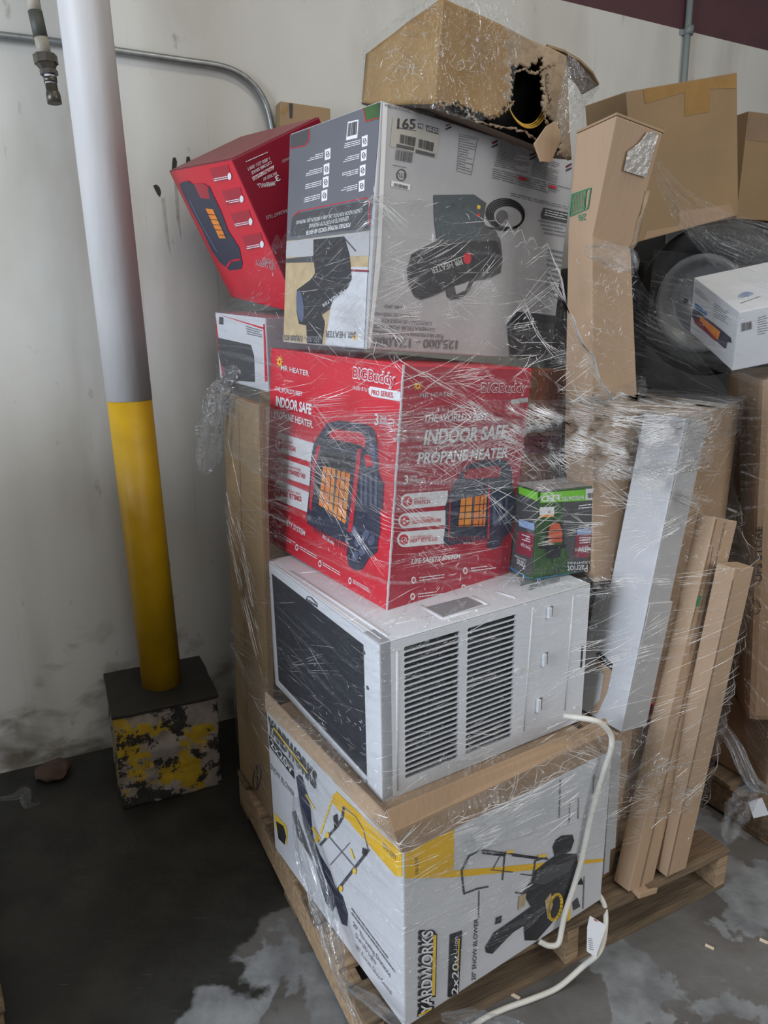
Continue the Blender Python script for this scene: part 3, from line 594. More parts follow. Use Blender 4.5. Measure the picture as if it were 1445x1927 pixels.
# ------------------------------------------------------------------ big red heater carton
def sun(b, face, cx, cy, r, asp=1.4):
    for k in range(9):
        t = k * 2 * math.pi / 9
        b.poly(face, [(cx + math.cos(t - 0.25) * r * 0.45, cy + math.sin(t - 0.25) * r * 0.45 * asp), (cx + math.cos(t) * r, cy + math.sin(t) * r * asp), (cx + math.cos(t + 0.25) * r * 0.45, cy + math.sin(t + 0.25) * r * 0.45 * asp)], YELC, 3)
    b.ell(face, cx, cy, r * 0.5, r * 0.5 * asp, YELC, 4); b.ell(face, cx, cy, r * 0.25, r * 0.25 * asp, REDI, 5)
b = Box((0.0064, 1.4994, 0.9694), (35.41, 3.25, 1.64), (0.3838, 0.6094, 0.5524)); LOAD += b.corners()
b.body(RED, 0.003); b.panel('R', 0.004, b.d[0] - 0.004, 0.004, b.d[2] - 0.004, REDD, -1)  # right face in darker red, its shade painted into the colour
b.crop(490, 640, 2.949)
T = lambda *a_, **k: b.text('L', *a_, **k)
sun(b, 'L', 110, 120, 22, 1.9)
T('MR HEATER', (118, 165), (272, 200), (118, 138), WHITE, bold=0.01)
T('BIGBuddy', (515, 208), (752, 250), (517, 150), WHITE, layer=3, bold=0.06); T('BIGBuddy', (517, 206), (750, 248), (519, 153), REDI, layer=4, bold=0.015)
T('18,000 BTU', (515, 272), (595, 287), (516, 252), WHITE)
b.poly('L', [(612, 256), (785, 288), (783, 342), (620, 312), (604, 295), (602, 270)], WHITE, 2); T('PRO SERIES.', (619, 302), (742, 320), (621, 275), REDI, layer=4, bold=0.015)
T("THE WORLD'S BEST", (85, 280), (235, 312), (85, 257), WHITE, bold=0.01); T('INDOOR SAFE', (88, 362), (285, 412), (90, 312), WHITE, bold=0.035); T('PROPANE HEATER.', (80, 422), (295, 488), (82, 388), WHITE, bold=0.02)
T('3', (635, 468), (658, 473), (637, 408), WHITE, bold=0.02); T('YEAR', (665, 440), (703, 448), (666, 418), WHITE, bold=0.01); T('WARRANTY', (664, 465), (746, 481), (665, 444), WHITE, bold=0.01); b.rows('L', [(665, 473), (735, 487), (735, 493), (665, 479)], 1, WHITE)
for (x0, x1, y0, y1, dd, t1, t2) in ((85, 300, 513, 622, 52, 'ELECTRONIC', 'IGNITION'), (82, 290, 648, 752, 55, "INDUSTRY'S ONLY PORTABLE", 'HIGH POWERED FAN'), (78, 270, 775, 890, 60, 'LOW / MEDIUM / HIGH', 'HEAT SETTINGS')):
    m_ = (y0 + y1) / 2; r = (y1 - y0) / 2; sl = dd / (x1 - x0) * 1.15
    P = [(x0 + 22 - 22 * math.cos(t), m_ - 0 * r * math.sin(t) + r * math.sin(t)) for t in [k * math.pi / 8 - math.pi / 2 for k in range(9)]]
    b.poly('L', P[::-1][::-1] + [(x1, y1 + sl * (x1 - x0)), (x1, y0 + sl * (x1 - x0))], WHITE, 1)
    b.ell('L', x0 + 23, m_ + 4, 18, 31, REDI, 3, -10)
    if 'IGN' in t2: b.poly('L', [(x0 + 25, m_ - 18), (x0 + 14, m_ + 5), (x0 + 21, m_ + 7), (x0 + 18, m_ + 27), (x0 + 31, m_ + 2), (x0 + 24, m_)], WHITE, 4)
    elif 'FAN' in t2:
        for q_ in range(3): b.ell('L', x0 + 23 + 8 * math.cos(q_ * 2.1), m_ + 4 + 14 * math.sin(q_ * 2.1), 5, 8, WHITE, 4)
    else: b.ell('L', x0 + 23, m_ + 6, 9, 15, WHITE, 4, wd=4, a0=150, a1=390); b.line('L', [(x0 + 23, m_ + 10), (x0 + 29, m_ - 2)], 4, WHITE, 4)
    wd = 68 if 'IGN' in t2 else 125 if 'FAN' in t2 else 108
    T(t1, (x0 + 46, m_ - 0), (x0 + 46 + (50 if 'IGN' in t2 else 100), m_ + (10 if 'IGN' in t2 else 30)), (x0 + 46, m_ - 15), REDI, layer=4); T(t2, (x0 + 44, m_ + 30), (x0 + 44 + wd, m_ + 30 + wd * 0.32), (x0 + 44, m_ + 4), REDI, layer=4, bold=0.02)
T('LIFE SAFETY SYSTEM', (85, 988), (248, 1087), (88, 962), WHITE, bold=0.02)
for x, y, n_ in ((85, 1075, 2), (205, 1150, 2), (333, 1240, 2), (500, 1335, 3)):
    b.ell('L', x, y, 9, 19, WHITE, 3); b.ell('L', x, y, 5, 10, REDI, 4); b.rows('L', [(x + 15, y - 10), (x + 112, y + 46), (x + 112, y + 72), (x + 15, y + 14)], n_, WHITE, 3, 0.4, x, 6)
b.poly('L', [(300, 570), (345, 500), (375, 458), (440, 447), (560, 460), (610, 476), (638, 510), (655, 600), (660, 740), (687, 800), (680, 940), (665, 946), (668, 1060), (655, 1110), (650, 1175), (600, 1215), (570, 1272), (530, 1280), (492, 1250), (480, 1190), (485, 1130), (330, 1062), (262, 1015), (258, 985), (272, 850), (285, 640)], NAVY, 3)
b.poly('L', [(385, 530), (400, 492), (560, 512), (590, 545), (582, 600), (555, 580), (400, 548)], RED, 4); b.poly('L', [(545, 605), (566, 600), (512, 1070), (488, 1062)], REDI, 5); b.poly('L', [(318, 590), (340, 580), (310, 690), (285, 950), (272, 930), (292, 700)], REDI, 4)
for k in range(14): b.line('L', [(300 + k * 13, 1030 + k * 8), (298 + k * 13, 1060 + k * 8)], 5, WINE, 5)
b.poly('L', [(350, 598), (530, 640), (512, 800), (500, 760), (352, 700), (330, 900), (300, 880), (325, 660)], BLACK, 4)
b.poly('L', [(352, 698), (421, 714), (402, 970), (328, 912)], ORANGE, 5); b.poly('L', [(433, 720), (503, 742), (476, 1020), (409, 975)], ORANGE, 5); b.line('L', [(428, 716), (404, 978)], 5, MIDGREY, 6)
for k in range(1, 6): t = k / 5.2; b.line('L', [(305, 680 + 235 * t), (515, 740 + 285 * t)], 4, BLACK, 7)
for k in (0.3, 0.68): b.line('L', [(352 + 75 * k, 690), (328 + 78 * k, 930 + 30 * k)], 3, BLACK, 7); b.line('L', [(433 + 70 * k, 712), (409 + 68 * k, 980 + 40 * k)], 3, BLACK, 7)
for k in range(4): b.line('L', [(318 + k * 3, 540 + k * 13), (560, 590 + k * 13)], 3, DKGREY, 6)
for k in range(12): b.line('L', [(385 + k * 15, 545 + k * 3), (390 + k * 15, 570 + k * 3)], 5, BLACK, 6)
b.poly('L', [(583, 640), (606, 632), (636, 690), (628, 697), (590, 705)], RED, 6); b.poly('L', [(600, 490), (640, 600), (645, 700), (625, 720), (612, 600)], NAVY2, 5)
for x in (560, 585, 612, 640): b.poly('L', [(x, 740), (x + 12, 742), (x + 10, 920), (x - 2, 915)], NAVY2, 5)
for x, y in ((520, 1060), (545, 1120), (590, 1080), (570, 1170), (620, 1110), (530, 1200)): b.ell('L', x, y, 18, 30, NAVY2, 5, 15)
T('BIG Buddy', (350, 1095), (415, 1138), (352, 1078), WHITE, layer=6, bold=0.01)
b.crop(740, 640, 2.676); T = lambda *a_, **k: b.text('R', *a_, **k)
sun(b, 'R', 120, 232, 26, 1.0)
T('MR HEATER', (130, 290), (300, 278), (132, 268), GREYP); T('BIGBuddy', (438, 262), (672, 262), (440, 215), WHITE, layer=3, bold=0.04); T('BIGBuddy', (440, 261), (670, 261), (442, 218), REDD, layer=4, bold=0.01)
T("THE WORLD'S BEST", (148, 410), (470, 400), (152, 375), WHITE, bold=0.02, shear=0.1); T('INDOOR SAFE', (150, 525), (565, 492), (158, 455), WHITE, bold=0.03, shear=0.05); T('PROPANE HEATER', (118, 622), (572, 590), (125, 567), WHITE, bold=0.03, shear=0.05)
b.poly('R', [(590, 300), (696, 288), (694, 312), (592, 322)], GREYP, 2)
T('3', (50, 725), (72, 722), (52, 682), WHITE, bold=0.02); T('YEAR', (82, 695), (118, 692), (82, 681), WHITE); T('WARRANTY', (82, 712), (160, 707), (82, 698), WHITE)
for (x0, x1, y0, y1, t1, t2, wd) in ((36, 272, 773, 850, 'ELECTRONIC', 'IGNITION', 80), (24, 262, 872, 948, "INDUSTRY'S ONLY PORTABLE", 'HIGH POWERED FAN', 145), (18, 258, 964, 1042, 'LOW / MEDIUM / HIGH', 'HEAT SETTINGS', 134)):
    m_ = (y0 + y1) / 2; r = (y1 - y0) / 2
    b.poly('R', [(x0 + 34 - 34 * math.cos(t), m_ + r * math.sin(t)) for t in [k * math.pi / 8 - math.pi / 2 for k in range(9)]] + [(x1, y1 - 18), (x1, y0 - 16)], WHITE, 1)
    b.ell('R', x0 + 33, m_, 24, 26, REDI, 3)
    if 'IGN' in t2: b.poly('R', [(x0 + 38, m_ - 17), (x0 + 22, m_ + 2), (x0 + 31, m_ + 3), (x0 + 27, m_ + 18), (x0 + 44, m_ - 3), (x0 + 35, m_ - 3)], WHITE, 4)
    elif 'FAN' in t2:
        for q_ in range(3): b.ell('R', x0 + 33 + 11 * math.cos(q_ * 2.1), m_ + 11 * math.sin(q_ * 2.1), 7, 6, WHITE, 4)
    else: b.ell('R', x0 + 33, m_ + 2, 13, 13, WHITE, 4, wd=4, a0=150, a1=390); b.line('R', [(x0 + 33, m_ + 6), (x0 + 40, m_ - 5)], 4, WHITE, 4)
    T(t1, (x0 + 66, m_ - 8), (x0 + 66 + (60 if 'IGN' in t2 else 110), m_ - 13), (x0 + 66, m_ - 18), REDI, layer=4); T(t2, (x0 + 66, m_ + 15), (x0 + 66 + wd, m_ + 15 - wd * 0.07), (x0 + 67, m_ - 4), REDI, layer=4, bold=0.02)
T('LIFE SAFETY SYSTEM', (88, 1127), (332, 1098), (92, 1103), WHITE, bold=0.02)
for x, y in ((100, 1208), (360, 1160), (352, 1247), (95, 1290)): b.ell('R', x, y, 12, 18, WHITE, 3); b.ell('R', x, y, 6, 10, REDI, 4); b.rows('R', [(x + 28, y - 16), (x + 155, y - 32), (x + 155, y - 5), (x + 28, y + 12)], 2, WHITE, 3, 0.35, x, 7)
b.poly('R', [(262, 830), (275, 780), (300, 730), (345, 660), (380, 625), (440, 607), (545, 600), (575, 610), (592, 650), (600, 740), (617, 800), (610, 880), (590, 965), (560, 990), (535, 1035), (495, 1056), (470, 1040), (475, 1000), (265, 1035), (250, 1010), (262, 920)], NAVY, 3)
b.poly('R', [(350, 690), (365, 650), (520, 632), (540, 650), (530, 690), (380, 700)], REDD, 4); b.line('R', [(480, 730), (475, 1000)], 8, REDI, 4); b.line('R', [(285, 800), (275, 990)], 6, REDI, 4)
for k in range(15): b.line('R', [(275 + k * 13, 992 - k * 0.5), (275 + k * 13, 1012 - k * 0.5)], 5, WINE, 5)
b.poly('R', [(338, 797), (396, 788), (386, 936), (323, 939)], ORANGE, 5); b.poly('R', [(408, 786), (468, 777), (458, 935), (397, 936)], ORANGE, 5); b.line('R', [(402, 787), (391, 937)], 5, MIDGREY, 6)
for k in range(4): b.line('R', [(300, 838 + k * 32), (478, 822 + k * 34)], 4, BLACK, 7)
for x in (358, 430, 450): b.line('R', [(x + 4, 785), (x - 6, 940)], 3, BLACK, 7)
for x in (500, 530, 560): b.poly('R', [(x, 790), (x + 14, 788), (x + 10, 930), (x - 4, 930)], NAVY2, 5)
T('BIG Buddy', (350, 1026), (410, 1024), (351, 1016), WHITE, layer=5)
bigred = b.done('heater_carton', 'large bright red portable heater carton on top of the air conditioner', 'carton')
bm = bmesh.new(); prev = None
for k in range(60):
    z = 0.002 + (b.d[2] - 0.004) * k / 59; w1, w2 = 0.0015 + 0.004 * abs(noise.noise(Vector((k * 0.9, 0, 1)))), 0.001 + 0.002 * random.random()
    cur = [bm.verts.new(p) for p in ((-0.0016, w1, z), (-0.0016, -0.0016, z), (w2, -0.0016, z))]
    if prev: bm.faces.new((prev[0], prev[1], cur[1], cur[0])); bm.faces.new((prev[1], prev[2], cur[2], cur[1]))
    prev = cur
link('scuffed_corner', bm, WHITEP, bigred)

# ------------------------------------------------------------------ white forced air heater carton (upside down)
b = Box((-0.0383, 1.60, 1.5466), (36.88, 3.81, 1.31), (0.6146, 0.375, 0.4959)); LOAD += [q for q in b.corners() if q.z < 1.9]
WHEAT = b
b.body(GREYP, 0.004); b.crop(320, 180, 3.284); T = lambda *a_, **k: b.text('L', *a_, **k)
b.poly('L', [(742, 232), (1310, 35), (1290, 300), (1238, 830), (1150, 870), (700, 900), (720, 600)], SLATE, 1)
b.poly('L', [(1195, 75), (1305, 40), (1300, 140), (1215, 165)], LEAF, 2); b.line('L', [(1197, 75), (1213, 160), (1300, 135)], 5, REDI, 3)
b.poly('L', [(750, 245), (862, 205), (860, 270), (830, 310), (745, 325)], DKGREY, 2); b.line('L', [(864, 210), (860, 280), (830, 312), (748, 328)], 5, REDI, 3)
b.poly('L', [(775, 730), (1225, 645), (1222, 820), (745, 872), (755, 760)], DKGREY, 2); b.line('L', [(1232, 800), (1238, 655), (1215, 632), (800, 715), (765, 745)], 5, REDI, 3)
T('CALENTADOR PORTATIL DEL AIRE A PRESION DEL PROPANO', (1195, 697), (785, 775), (1190, 722), WHITE, layer=4); T('GENERATEUR PORTATIF PROPANE', (1110, 745), (865, 795), (1106, 772), WHITE, layer=4); T('PORTABLE PROPANE FORCED AIR HEATER', (1120, 785), (845, 838), (1116, 812), WHITE, layer=4, bold=0.02)
b.poly('L', [(1102, 163), (1168, 148), (1160, 262), (1090, 277)], WHITE, 2); b.bars('L', [(1106, 172), (1162, 158), (1156, 240), (1098, 255)], 18, BLACK, 3)
for x, y in ((1206, 282), (1200, 370), (1193, 463), (1187, 558), (977, 363), (970, 455), (965, 535), (957, 618)):
    b.poly('L', [(x - 18, y - 28), (x + 18, y - 40), (x + 16, y + 28), (x - 18, y + 38)], WHITE, 2); b.ell('L', x, y, 9, 17, SLATE, 3, wd=4); b.line('L', [(x - 5, y + 8), (x + 5, y - 8)], 4, SLATE, 3)
    b.rows('L', [(x - 25, y - 12), (x - 125, y + 14), (x - 128, y + 50), (x - 28, y + 24)], 3, WHITE, 3, 0.4, x, 5)
b.poly('L', [(698, 900), (1236, 830), (1228, 990), (690, 1035)], TAN, 1); b.poly('L', [(700, 905), (1236, 835), (1232, 990), (695, 1000)], MATS['light_grey_card'], 2)
b.poly('L', [(690, 1035), (1230, 990), (1195, 1575), (688, 1530)], TAN, 1); b.poly('L', [(1120, 1060), (1225, 1060), (1200, 1570), (960, 1560), (1000, 1280)], WHITEP, 2); b.line('L', [(1125, 1080), (1225, 1085)], 14, WINE, 3)
b.poly('L', [(890, 890), (1080, 870), (1112, 980), (1127, 1130), (1100, 1190), (1010, 1265), (990, 1320), (940, 1355), (960, 1400), (940, 1560), (850, 1555), (845, 1420), (800, 1410), (785, 1330), (788, 1200), (870, 1140), (900, 1100), (890, 1000)], BLACK, 4)
b.ell('L', 808, 1300, 22, 100, NAVY2, 5, -5); b.poly('L', [(700, 1010), (890, 990), (890, 1030), (700, 1035)], DKGREY, 3); b.line('L', [(1080, 880), (1150, 960)], 8, DKGREY, 4)
T('MR HEATER', (1085, 1195), (945, 1290), (1090, 1215), WHITE, layer=6); T('MR HEATER', (1150, 1460), (965, 1455), (1148, 1500), MIDGREY, layer=5, bold=0.02); sun(b, 'L', 1145, 1490, 22, 1.5)
T('125,000 - 170,000 BTU', (925, 1490), (700, 1478), (923, 1525), MIDGREY, layer=5, bold=0.02)
b.crop(700, 180, 2.58); T = lambda *a_, **k: b.text('R', *a_, **k)
T('125,000 - 170,000', (415, 1190), (5, 1172), (412, 1230), MIDGREY, bold=0.03); T('PORTABLE PROPANE FORCED AIR HEATER', (345, 1160), (0, 1138), (344, 1176), MIDGREY, bold=0.01); T('GENERATEUR PORTATIF', (305, 1128), (5, 1108), (304, 1146), MIDGREY); T('CALENTADOR PORTATIL', (290, 1098), (40, 1080), (289, 1116), MIDGREY); T('PRESION DEL PROPANO', (200, 1062), (10, 1050), (199, 1078), MIDGREY); T('HR-200', (142, 1020), (60, 1014), (141, 1036), MIDGREY)
b.poly('R', [(100, 105), (325, 168), (310, 306), (85, 246)], mat('aged_label', (0.42, 0.40, 0.35), 0.5), 1)
b.poly('R', [(78, 40), (300, 100), (298, 112), (76, 52)], GREYP, 1); T('Hecho en China / Fabrique en Chine', (300, 88), (60, 40), (298, 104), MIDGREY)
T('165', (120, 160), (208, 162), (122, 112), BLACK, bold=0.02); b.line('R', [(118, 155), (212, 172)], 3, BLACK, 3)
b.poly('R', [(222, 133), (250, 140), (248, 165), (220, 158)], DKGREY, 2); T('MS', (224, 156), (248, 161), (226, 139), WHITE, layer=4); b.poly('R', [(262, 143), (323, 160), (320, 190), (260, 172)], DKGREY, 2); T('635-5312', (264, 168), (319, 182), (266, 150), WHITE, layer=4)
b.bars('R', [(136, 188), (212, 205), (206, 248), (132, 230)], 20, BLACK); b.bars('R', [(226, 210), (300, 230), (294, 272), (222, 252)], 20, BLACK)
b.poly('R', [(118, 235), (202, 252), (200, 268), (116, 250)], DKGREY, 4); b.poly('R', [(212, 262), (303, 284), (300, 300), (210, 278)], DKGREY, 4); pass
b.bars('R', [(115, 262), (200, 278), (194, 328), (110, 312)], 22, DKGREY); b.ell('R', 141, 386, 22, 27, BLACK, 3, wd=4); T('ETL', (160, 378), (124, 376), (160, 398), BLACK); b.rows('R', [(100, 335), (165, 348), (164, 355), (99, 342)], 1, MIDGREY)
b.poly('R', [(93, 412), (185, 432), (181, 460), (90, 440)], WHITE, 2); b.bars('R', [(105, 424), (175, 440), (172, 456), (102, 440)], 26, BLACK)
b.rows('R', [(428, 195), (512, 212), (478, 380), (412, 360)], 14, MIDGREY, 3, 0.3, 5, 4); b.line('R', [(425, 188), (513, 207), (480, 385), (410, 365)], 2, MIDGREY, 3, True)
for q_, n_, sd in (([(622, 222), (770, 258), (748, 380), (590, 345)], 14, 2), ([(788, 262), (912, 300), (895, 430), (768, 392)], 14, 3), ([(585, 352), (960, 450), (955, 505), (580, 405)], 5, 4), ([(670, 470), (955, 540), (955, 560), (670, 490)], 2, 7), ([(765, 260), (772, 262), (752, 382), (745, 380)], 8, 8)): b.rows('R', q_, n_, MIDGREY, 3, 0.32, sd, 5)
b.poly('R', [(712, 393), (747, 401), (745, 415), (710, 406)], REDI, 4); b.poly('R', [(857, 433), (890, 441), (888, 455), (855, 446)], REDI, 4)
b.poly('R', [(830, 543), (955, 570), (950, 622), (820, 595), (818, 575)], DKGREY, 3); b.rows('R', [(838, 552), (945, 577), (940, 610), (832, 586)], 3, WHITE, 4, 0.35, 4, 4)
b.rows('R', [(805, 600), (950, 630), (948, 700), (840, 680)], 4, MIDGREY, 3, 0.3, 12, 5); b.rows('R', [(850, 740), (945, 760), (935, 1010), (840, 980)], 10, MIDGREY, 3, 0.4, 13, 3)
for x, y in ((370, 150), (594, 236), (778, 295), (953, 350)): b.line('R', [(x - 12, y - 5), (x + 12, y - 18)], 7, BLACK, 3); b.line('R', [(x - 12, y + 14), (x + 12, y + 2)], 7, BLACK, 3); b.line('R', [(x - 10, y - 1), (x + 10, y - 12)], 3, REDI, 4)
b.poly('R', [(297, 483), (492, 480), (552, 522), (540, 600), (545, 625), (600, 660), (622, 705), (632, 790), (622, 860), (560, 890), (490, 900), (478, 935), (440, 980), (385, 992), (362, 975), (358, 945), (290, 975), (235, 992), (205, 975), (175, 910), (168, 840), (190, 770), (250, 735), (313, 707), (300, 600)], DKGREY, 3)
b.poly('R', [(297, 483), (492, 480), (520, 520), (530, 700), (313, 707), (300, 600)], mat('blue_grey_print', (0.055, 0.075, 0.085), 0.35), 4)
b.poly('R', [(190, 775), (330, 720), (600, 700), (628, 790), (560, 860), (300, 960), (235, 985), (200, 960), (180, 900)], BLACK, 4); b.poly('R', [(397, 925), (468, 905), (450, 945), (405, 965)], GREYP, 5)
for k in range(5): b.ell('R', 645 + k * 3, 575 + k * 3, 92 - k * 5, 74 - k * 5, BLACK, 4, 8, n=30, wd=6)
b.ell('R', 630, 588, 27, 32, mat('plug_print', (0.13, 0.13, 0.14), 0.4), 5); b.line('R', [(560, 640), (640, 655), (700, 640)], 8, BLACK, 4); b.poly('R', [(508, 530), (524, 536), (520, 552), (506, 548)], YELC, 5); b.ell('R', 513, 580, 8, 9, REDI, 5)
T('MR HEATER', (430, 790), (278, 838), (438, 818), GREYP, layer=6, bold=0.02); T('125-170,000 BTU', (400, 770), (275, 810), (402, 780), GREYP, layer=6); b.ell('R', 458, 790, 20, 28, REDI, 6)
b.poly('R', [(700, 1045), (935, 1075), (928, 1290), (665, 1290), (652, 1110)], DKGREY, 3); b.poly('R', [(700, 1045), (935, 1075), (930, 1110), (670, 1100)], BLACK, 4)
b.crop(640, 0, 1.795); b.poly('R', [(143, 340), (160, 342), (150, 560), (135, 900), (100, 1190), (85, 1190), (125, 800)], WHITE, 1)
white = b.done('heater_carton', 'white and grey forced air heater carton, upside down, above the bright red one', 'carton')

# ------------------------------------------------------------------ tilted small red heater carton
b = Box((-0.2384, 2.1000, 1.6276), (28.17, -27.43, 7.31), (0.2730, 0.5639, 0.4271)); LOAD += [q for q in b.corners() if q.z < 1.85]
b.body(mat('shaded_red_side_print', (0.24, 0.008, 0.024), 0.36, vary=0.15, vscale=6, bump=0.1, bscale=12, coat=0.1), 0.004); b.panel('T', 0.003, b.d[0] - 0.003, 0.003, b.d[1] - 0.003, MAROON, 0); b.panel('L', 0.003, b.d[1] - 0.003, 0.003, b.d[2] - 0.003, RED, -1)  # body red darkened: shade of the right side put into its colour
b.crop(320, 180, 3.284); T = lambda *a_, **k: b.text('R', *a_, **k)
b.poly('R', [(640, 430), (505, 505), (515, 528), (640, 455)], WHITE, 2)
T('WORLD CLASS', (633, 437), (510, 508), (638, 458), REDD, layer=4, bold=0.02); T('1-800-251-0001', (612, 378), (478, 445), (616, 398), WHITE); T('CUSTOMER SERVICE', (624, 402), (500, 470), (628, 420), WHITE, bold=0.01)
T('BACKED BY', (655, 470), (570, 510), (660, 488), WHITE); T('3', (682, 520), (655, 533), (670, 488), WHITE, bold=0.02); T('YEAR', (650, 545), (615, 562), (655, 525), WHITE, bold=0.01); T('WARRANTY', (655, 555), (548, 570), (640, 530), WHITE, bold=0.01)
b.rows('R', [(600, 345), (455, 410), (458, 425), (604, 362)], 1, WHITE, 3, 0.3, 2, 6); T('RADIANT TILES', (720, 700), (590, 745), (722, 722), GREYP); T('ANGLE', (735, 378), (690, 400), (738, 395), GREYP)
T = lambda *a_, **k: b.text('L', *a_, **k)
b.poly('L', [(58, 545), (85, 530), (115, 525), (140, 545), (200, 540), (245, 560), (262, 600), (320, 720), (360, 830), (430, 940), (450, 1040), (440, 1070), (370, 1080), (310, 1030), (260, 960), (200, 830), (130, 700), (80, 600)], NAVY, 2)
b.poly('L', [(150, 545), (205, 540), (235, 560), (250, 640), (190, 630)], REDD, 3); b.poly('L', [(222, 695), (268, 700), (348, 880), (308, 880)], ORANGE, 4)
for k in range(5): b.line('L', [(225 + k * 20, 730 + k * 32), (285 + k * 16, 735 + k * 32)], 4, BLACK, 5)
b.line('L', [(120, 640), (200, 800), (290, 960)], 8, NAVY2, 3); b.line('L', [(350, 1060), (380, 1020), (430, 1010)], 12, REDI, 4)
for x, y in ((300, 470), (375, 610), (430, 750), (500, 890)):
    b.poly('L', [(x - 55, y - 20), (x + 60, y - 45), (x + 85, y + 45), (x - 20, y + 70)], REDD, 1); b.ell('L', x + 70, y + 30 * 0.9, 12, 22, WHITE, 3); b.rows('L', [(x + 52, y + 24), (x - 30, y + 40), (x - 22, y + 62), (x + 60, y + 46)], 2, WHITE, 3, 0.45, x, 5)
T('LIFE SAFETY', (650, 1045), (530, 1010), (655, 1080), GREYP); T('SYSTEM', (640, 1010), (570, 995), (645, 1040), GREYP)
b.done('heater_carton', 'small red heater carton tilted against the left side of the upper stack', 'carton')

# small white carton with red edges below it
b = Box((-0.3415, 2.1280, 1.4055), (37.25, -2.56, 3.39), (0.35, 0.3364, 0.2128)); LOAD += b.corners()
b.body(WHITEP, 0.004); b.panel('T', 0.003, b.d[0] - 0.003, 0.003, b.d[1] - 0.003, GREYP, 0); b.crop(320, 180, 3.284)
b.line('L', [(272, 1345), (300, 1560), (335, 1755)], 14, REDI, 1); b.line('L', [(265, 1335), (585, 1440)], 12, REDI, 1); b.line('L', [(590, 1420), (600, 1760)], 26, REDI, 1)
b.poly('L', [(295, 1495), (500, 1540), (520, 1610), (525, 1770), (350, 1760), (305, 1620)], DKGREY, 2); b.poly('L', [(305, 1365), (330, 1370), (330, 1415), (305, 1412)], DKGREY, 2); b.rows('L', [(470, 1420), (570, 1450), (570, 1500), (480, 1480)], 4, MIDGREY)
b.done('appliance_carton', 'small white carton with red borders below the tilted red carton', 'carton')

# tall core cartons on the pallet
b = Box((-0.3445, 1.864, 0.135), (31.47, -0.21, 2.39), (0.022, 0.2754, 1.2675)); LOAD += b.corners()
b.body(KRAFT_Y, 0.005); b.crop(0, 1100, 2.331)
b.ell('L', 1128, 845, 16, 55, DKGREY, 2, 8, wd=4); b.line('L', [(1130, 800), (1128, 890)], 3, DKGREY, 2); b.line('L', [(1115, 840), (1142, 850)], 3, DKGREY, 2)
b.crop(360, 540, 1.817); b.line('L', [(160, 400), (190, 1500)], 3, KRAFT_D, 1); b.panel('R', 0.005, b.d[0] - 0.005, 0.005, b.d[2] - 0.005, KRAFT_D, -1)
b.line('R', [(240, 460), (250, 1500)], 4, KRAFT, 1)
b.done('tall_carton', 'tall brown carton behind the red heater carton at the left of the stack', 'carton')
b = Box((-0.29, 2.12, 0.135), (33, 0, 0), (0.50, 0.20, 1.27)); b.body(KRAFT_D, 0.005); b.done('tall_carton', 'dark brown core carton buried in the middle of the stack under the upper boxes', 'carton')
q = aty(505, 187, 2.66); b = Box((q.x, 2.66, 0.0), (24, 1.0, 0), (0.18, 0.06, q.z)); b.body(KRAFT_Y, 0.003); b.crop(320, 180, 3.284); b.poly('R', [(735, 45), (758, 45), (755, 140), (738, 140)], BLACK, 2); b.poly('R', [(600, 80), (730, 60), (730, 90), (600, 110)], TAPE, 1)
b.done('narrow_carton', 'narrow taped brown carton showing above the tilted red carton', 'carton')

# right-hand core carton
bm = bmesh.new(); e = aty(1286, 1600, 1.75); 
Bp = Vector((aty(1392, 770, 2.07).x, 2.07, 0.135)); db = Vector((-math.cos(R(33)), -math.sin(R(33)), 0)); dn = Vector((-math.sin(R(33)), math.cos(R(33)), 0))
def stack_box(name, p0, wx, wy, z0, z1, m, label, yaw=33, bev=0.005, cat='carton', load=True, ypr=(0, 0)):
    b = Box((p0[0], p0[1], z0), (yaw, ypr[0], ypr[1]), (wx, wy, z1 - z0)); b.body(m, bev)
    if load: LOAD.extend(b.corners())
    b.mname = (name, label, cat); return b
def fin(b): return b.done(*b.mname)
P1 = Bp + db * 0.38
b = stack_box('tall_carton', P1, 0.38, 0.30, 0.135, aty(1392, 760, 2.07).z, KRAFT, 'tall brown carton behind the leaning white panels, right side of the stack')
b.crop(1040, 720, 2.919); b.rows('R', [(560, 1480), (640, 1470), (620, 1620), (545, 1640)], 9, KRAFT_D, 2, 0.4, 2, 5)
fin(b)
b = Box((0.54, 1.585, 0.135), (33, 3.0, 0), (0.115, 0.20, 0.45)); LOAD += b.corners(); b.body(KRAFT, 0.004); b.done('brown_carton', 'low brown carton between the snow blower carton and the leaning cardboard strips', 'carton')
# white leaning cartons
b = Box((0.6089, 1.62, 0.5935), (33.18, 9.51, -0.01), (0.0939, 0.118, 0.8021)); LOAD += b.corners(); b.body(WHITEP, 0.003); b.panel('R', 0.002, b.d[0] - 0.002, 0.002, b.d[2] - 0.002, GREYP, -1); b.crop(1040, 720, 2.919)  # grey panel paints the shaded right side of the white carton
b.line('R', [(745, 190), (520, 1165)], 6, WHITE, 1); b.line('R', [(852, 230), (655, 1180)], 6, WHITE, 1); wp = b.done('long_white_carton', 'long white carton leaning upright at the right of the red heater carton', 'carton')
d = b.d
b2 = Box(tuple(b.M @ Vector((-0.004, -0.004, -0.004))), (33.18, 9.51, -0.01), (0.105, 0.16, 0.345)); b2.body(WHITEP, 0.003); b2.panel('R', 0.002, b2.d[0] - 0.002, 0.002, b2.d[2] - 0.002, GREYP, -1); b2.crop(1040, 720, 2.919)  # right side greyed the same way, shade put into the colour
b2.poly('L', [(240, 1485), (262, 1480), (332, 1545), (325, 1580), (240, 1510)], BLACK, 2)
for k in range(5): b2.ell('L', 258 + k * 16, 1500 + k * 15, 4, 5, WHITE, 3)
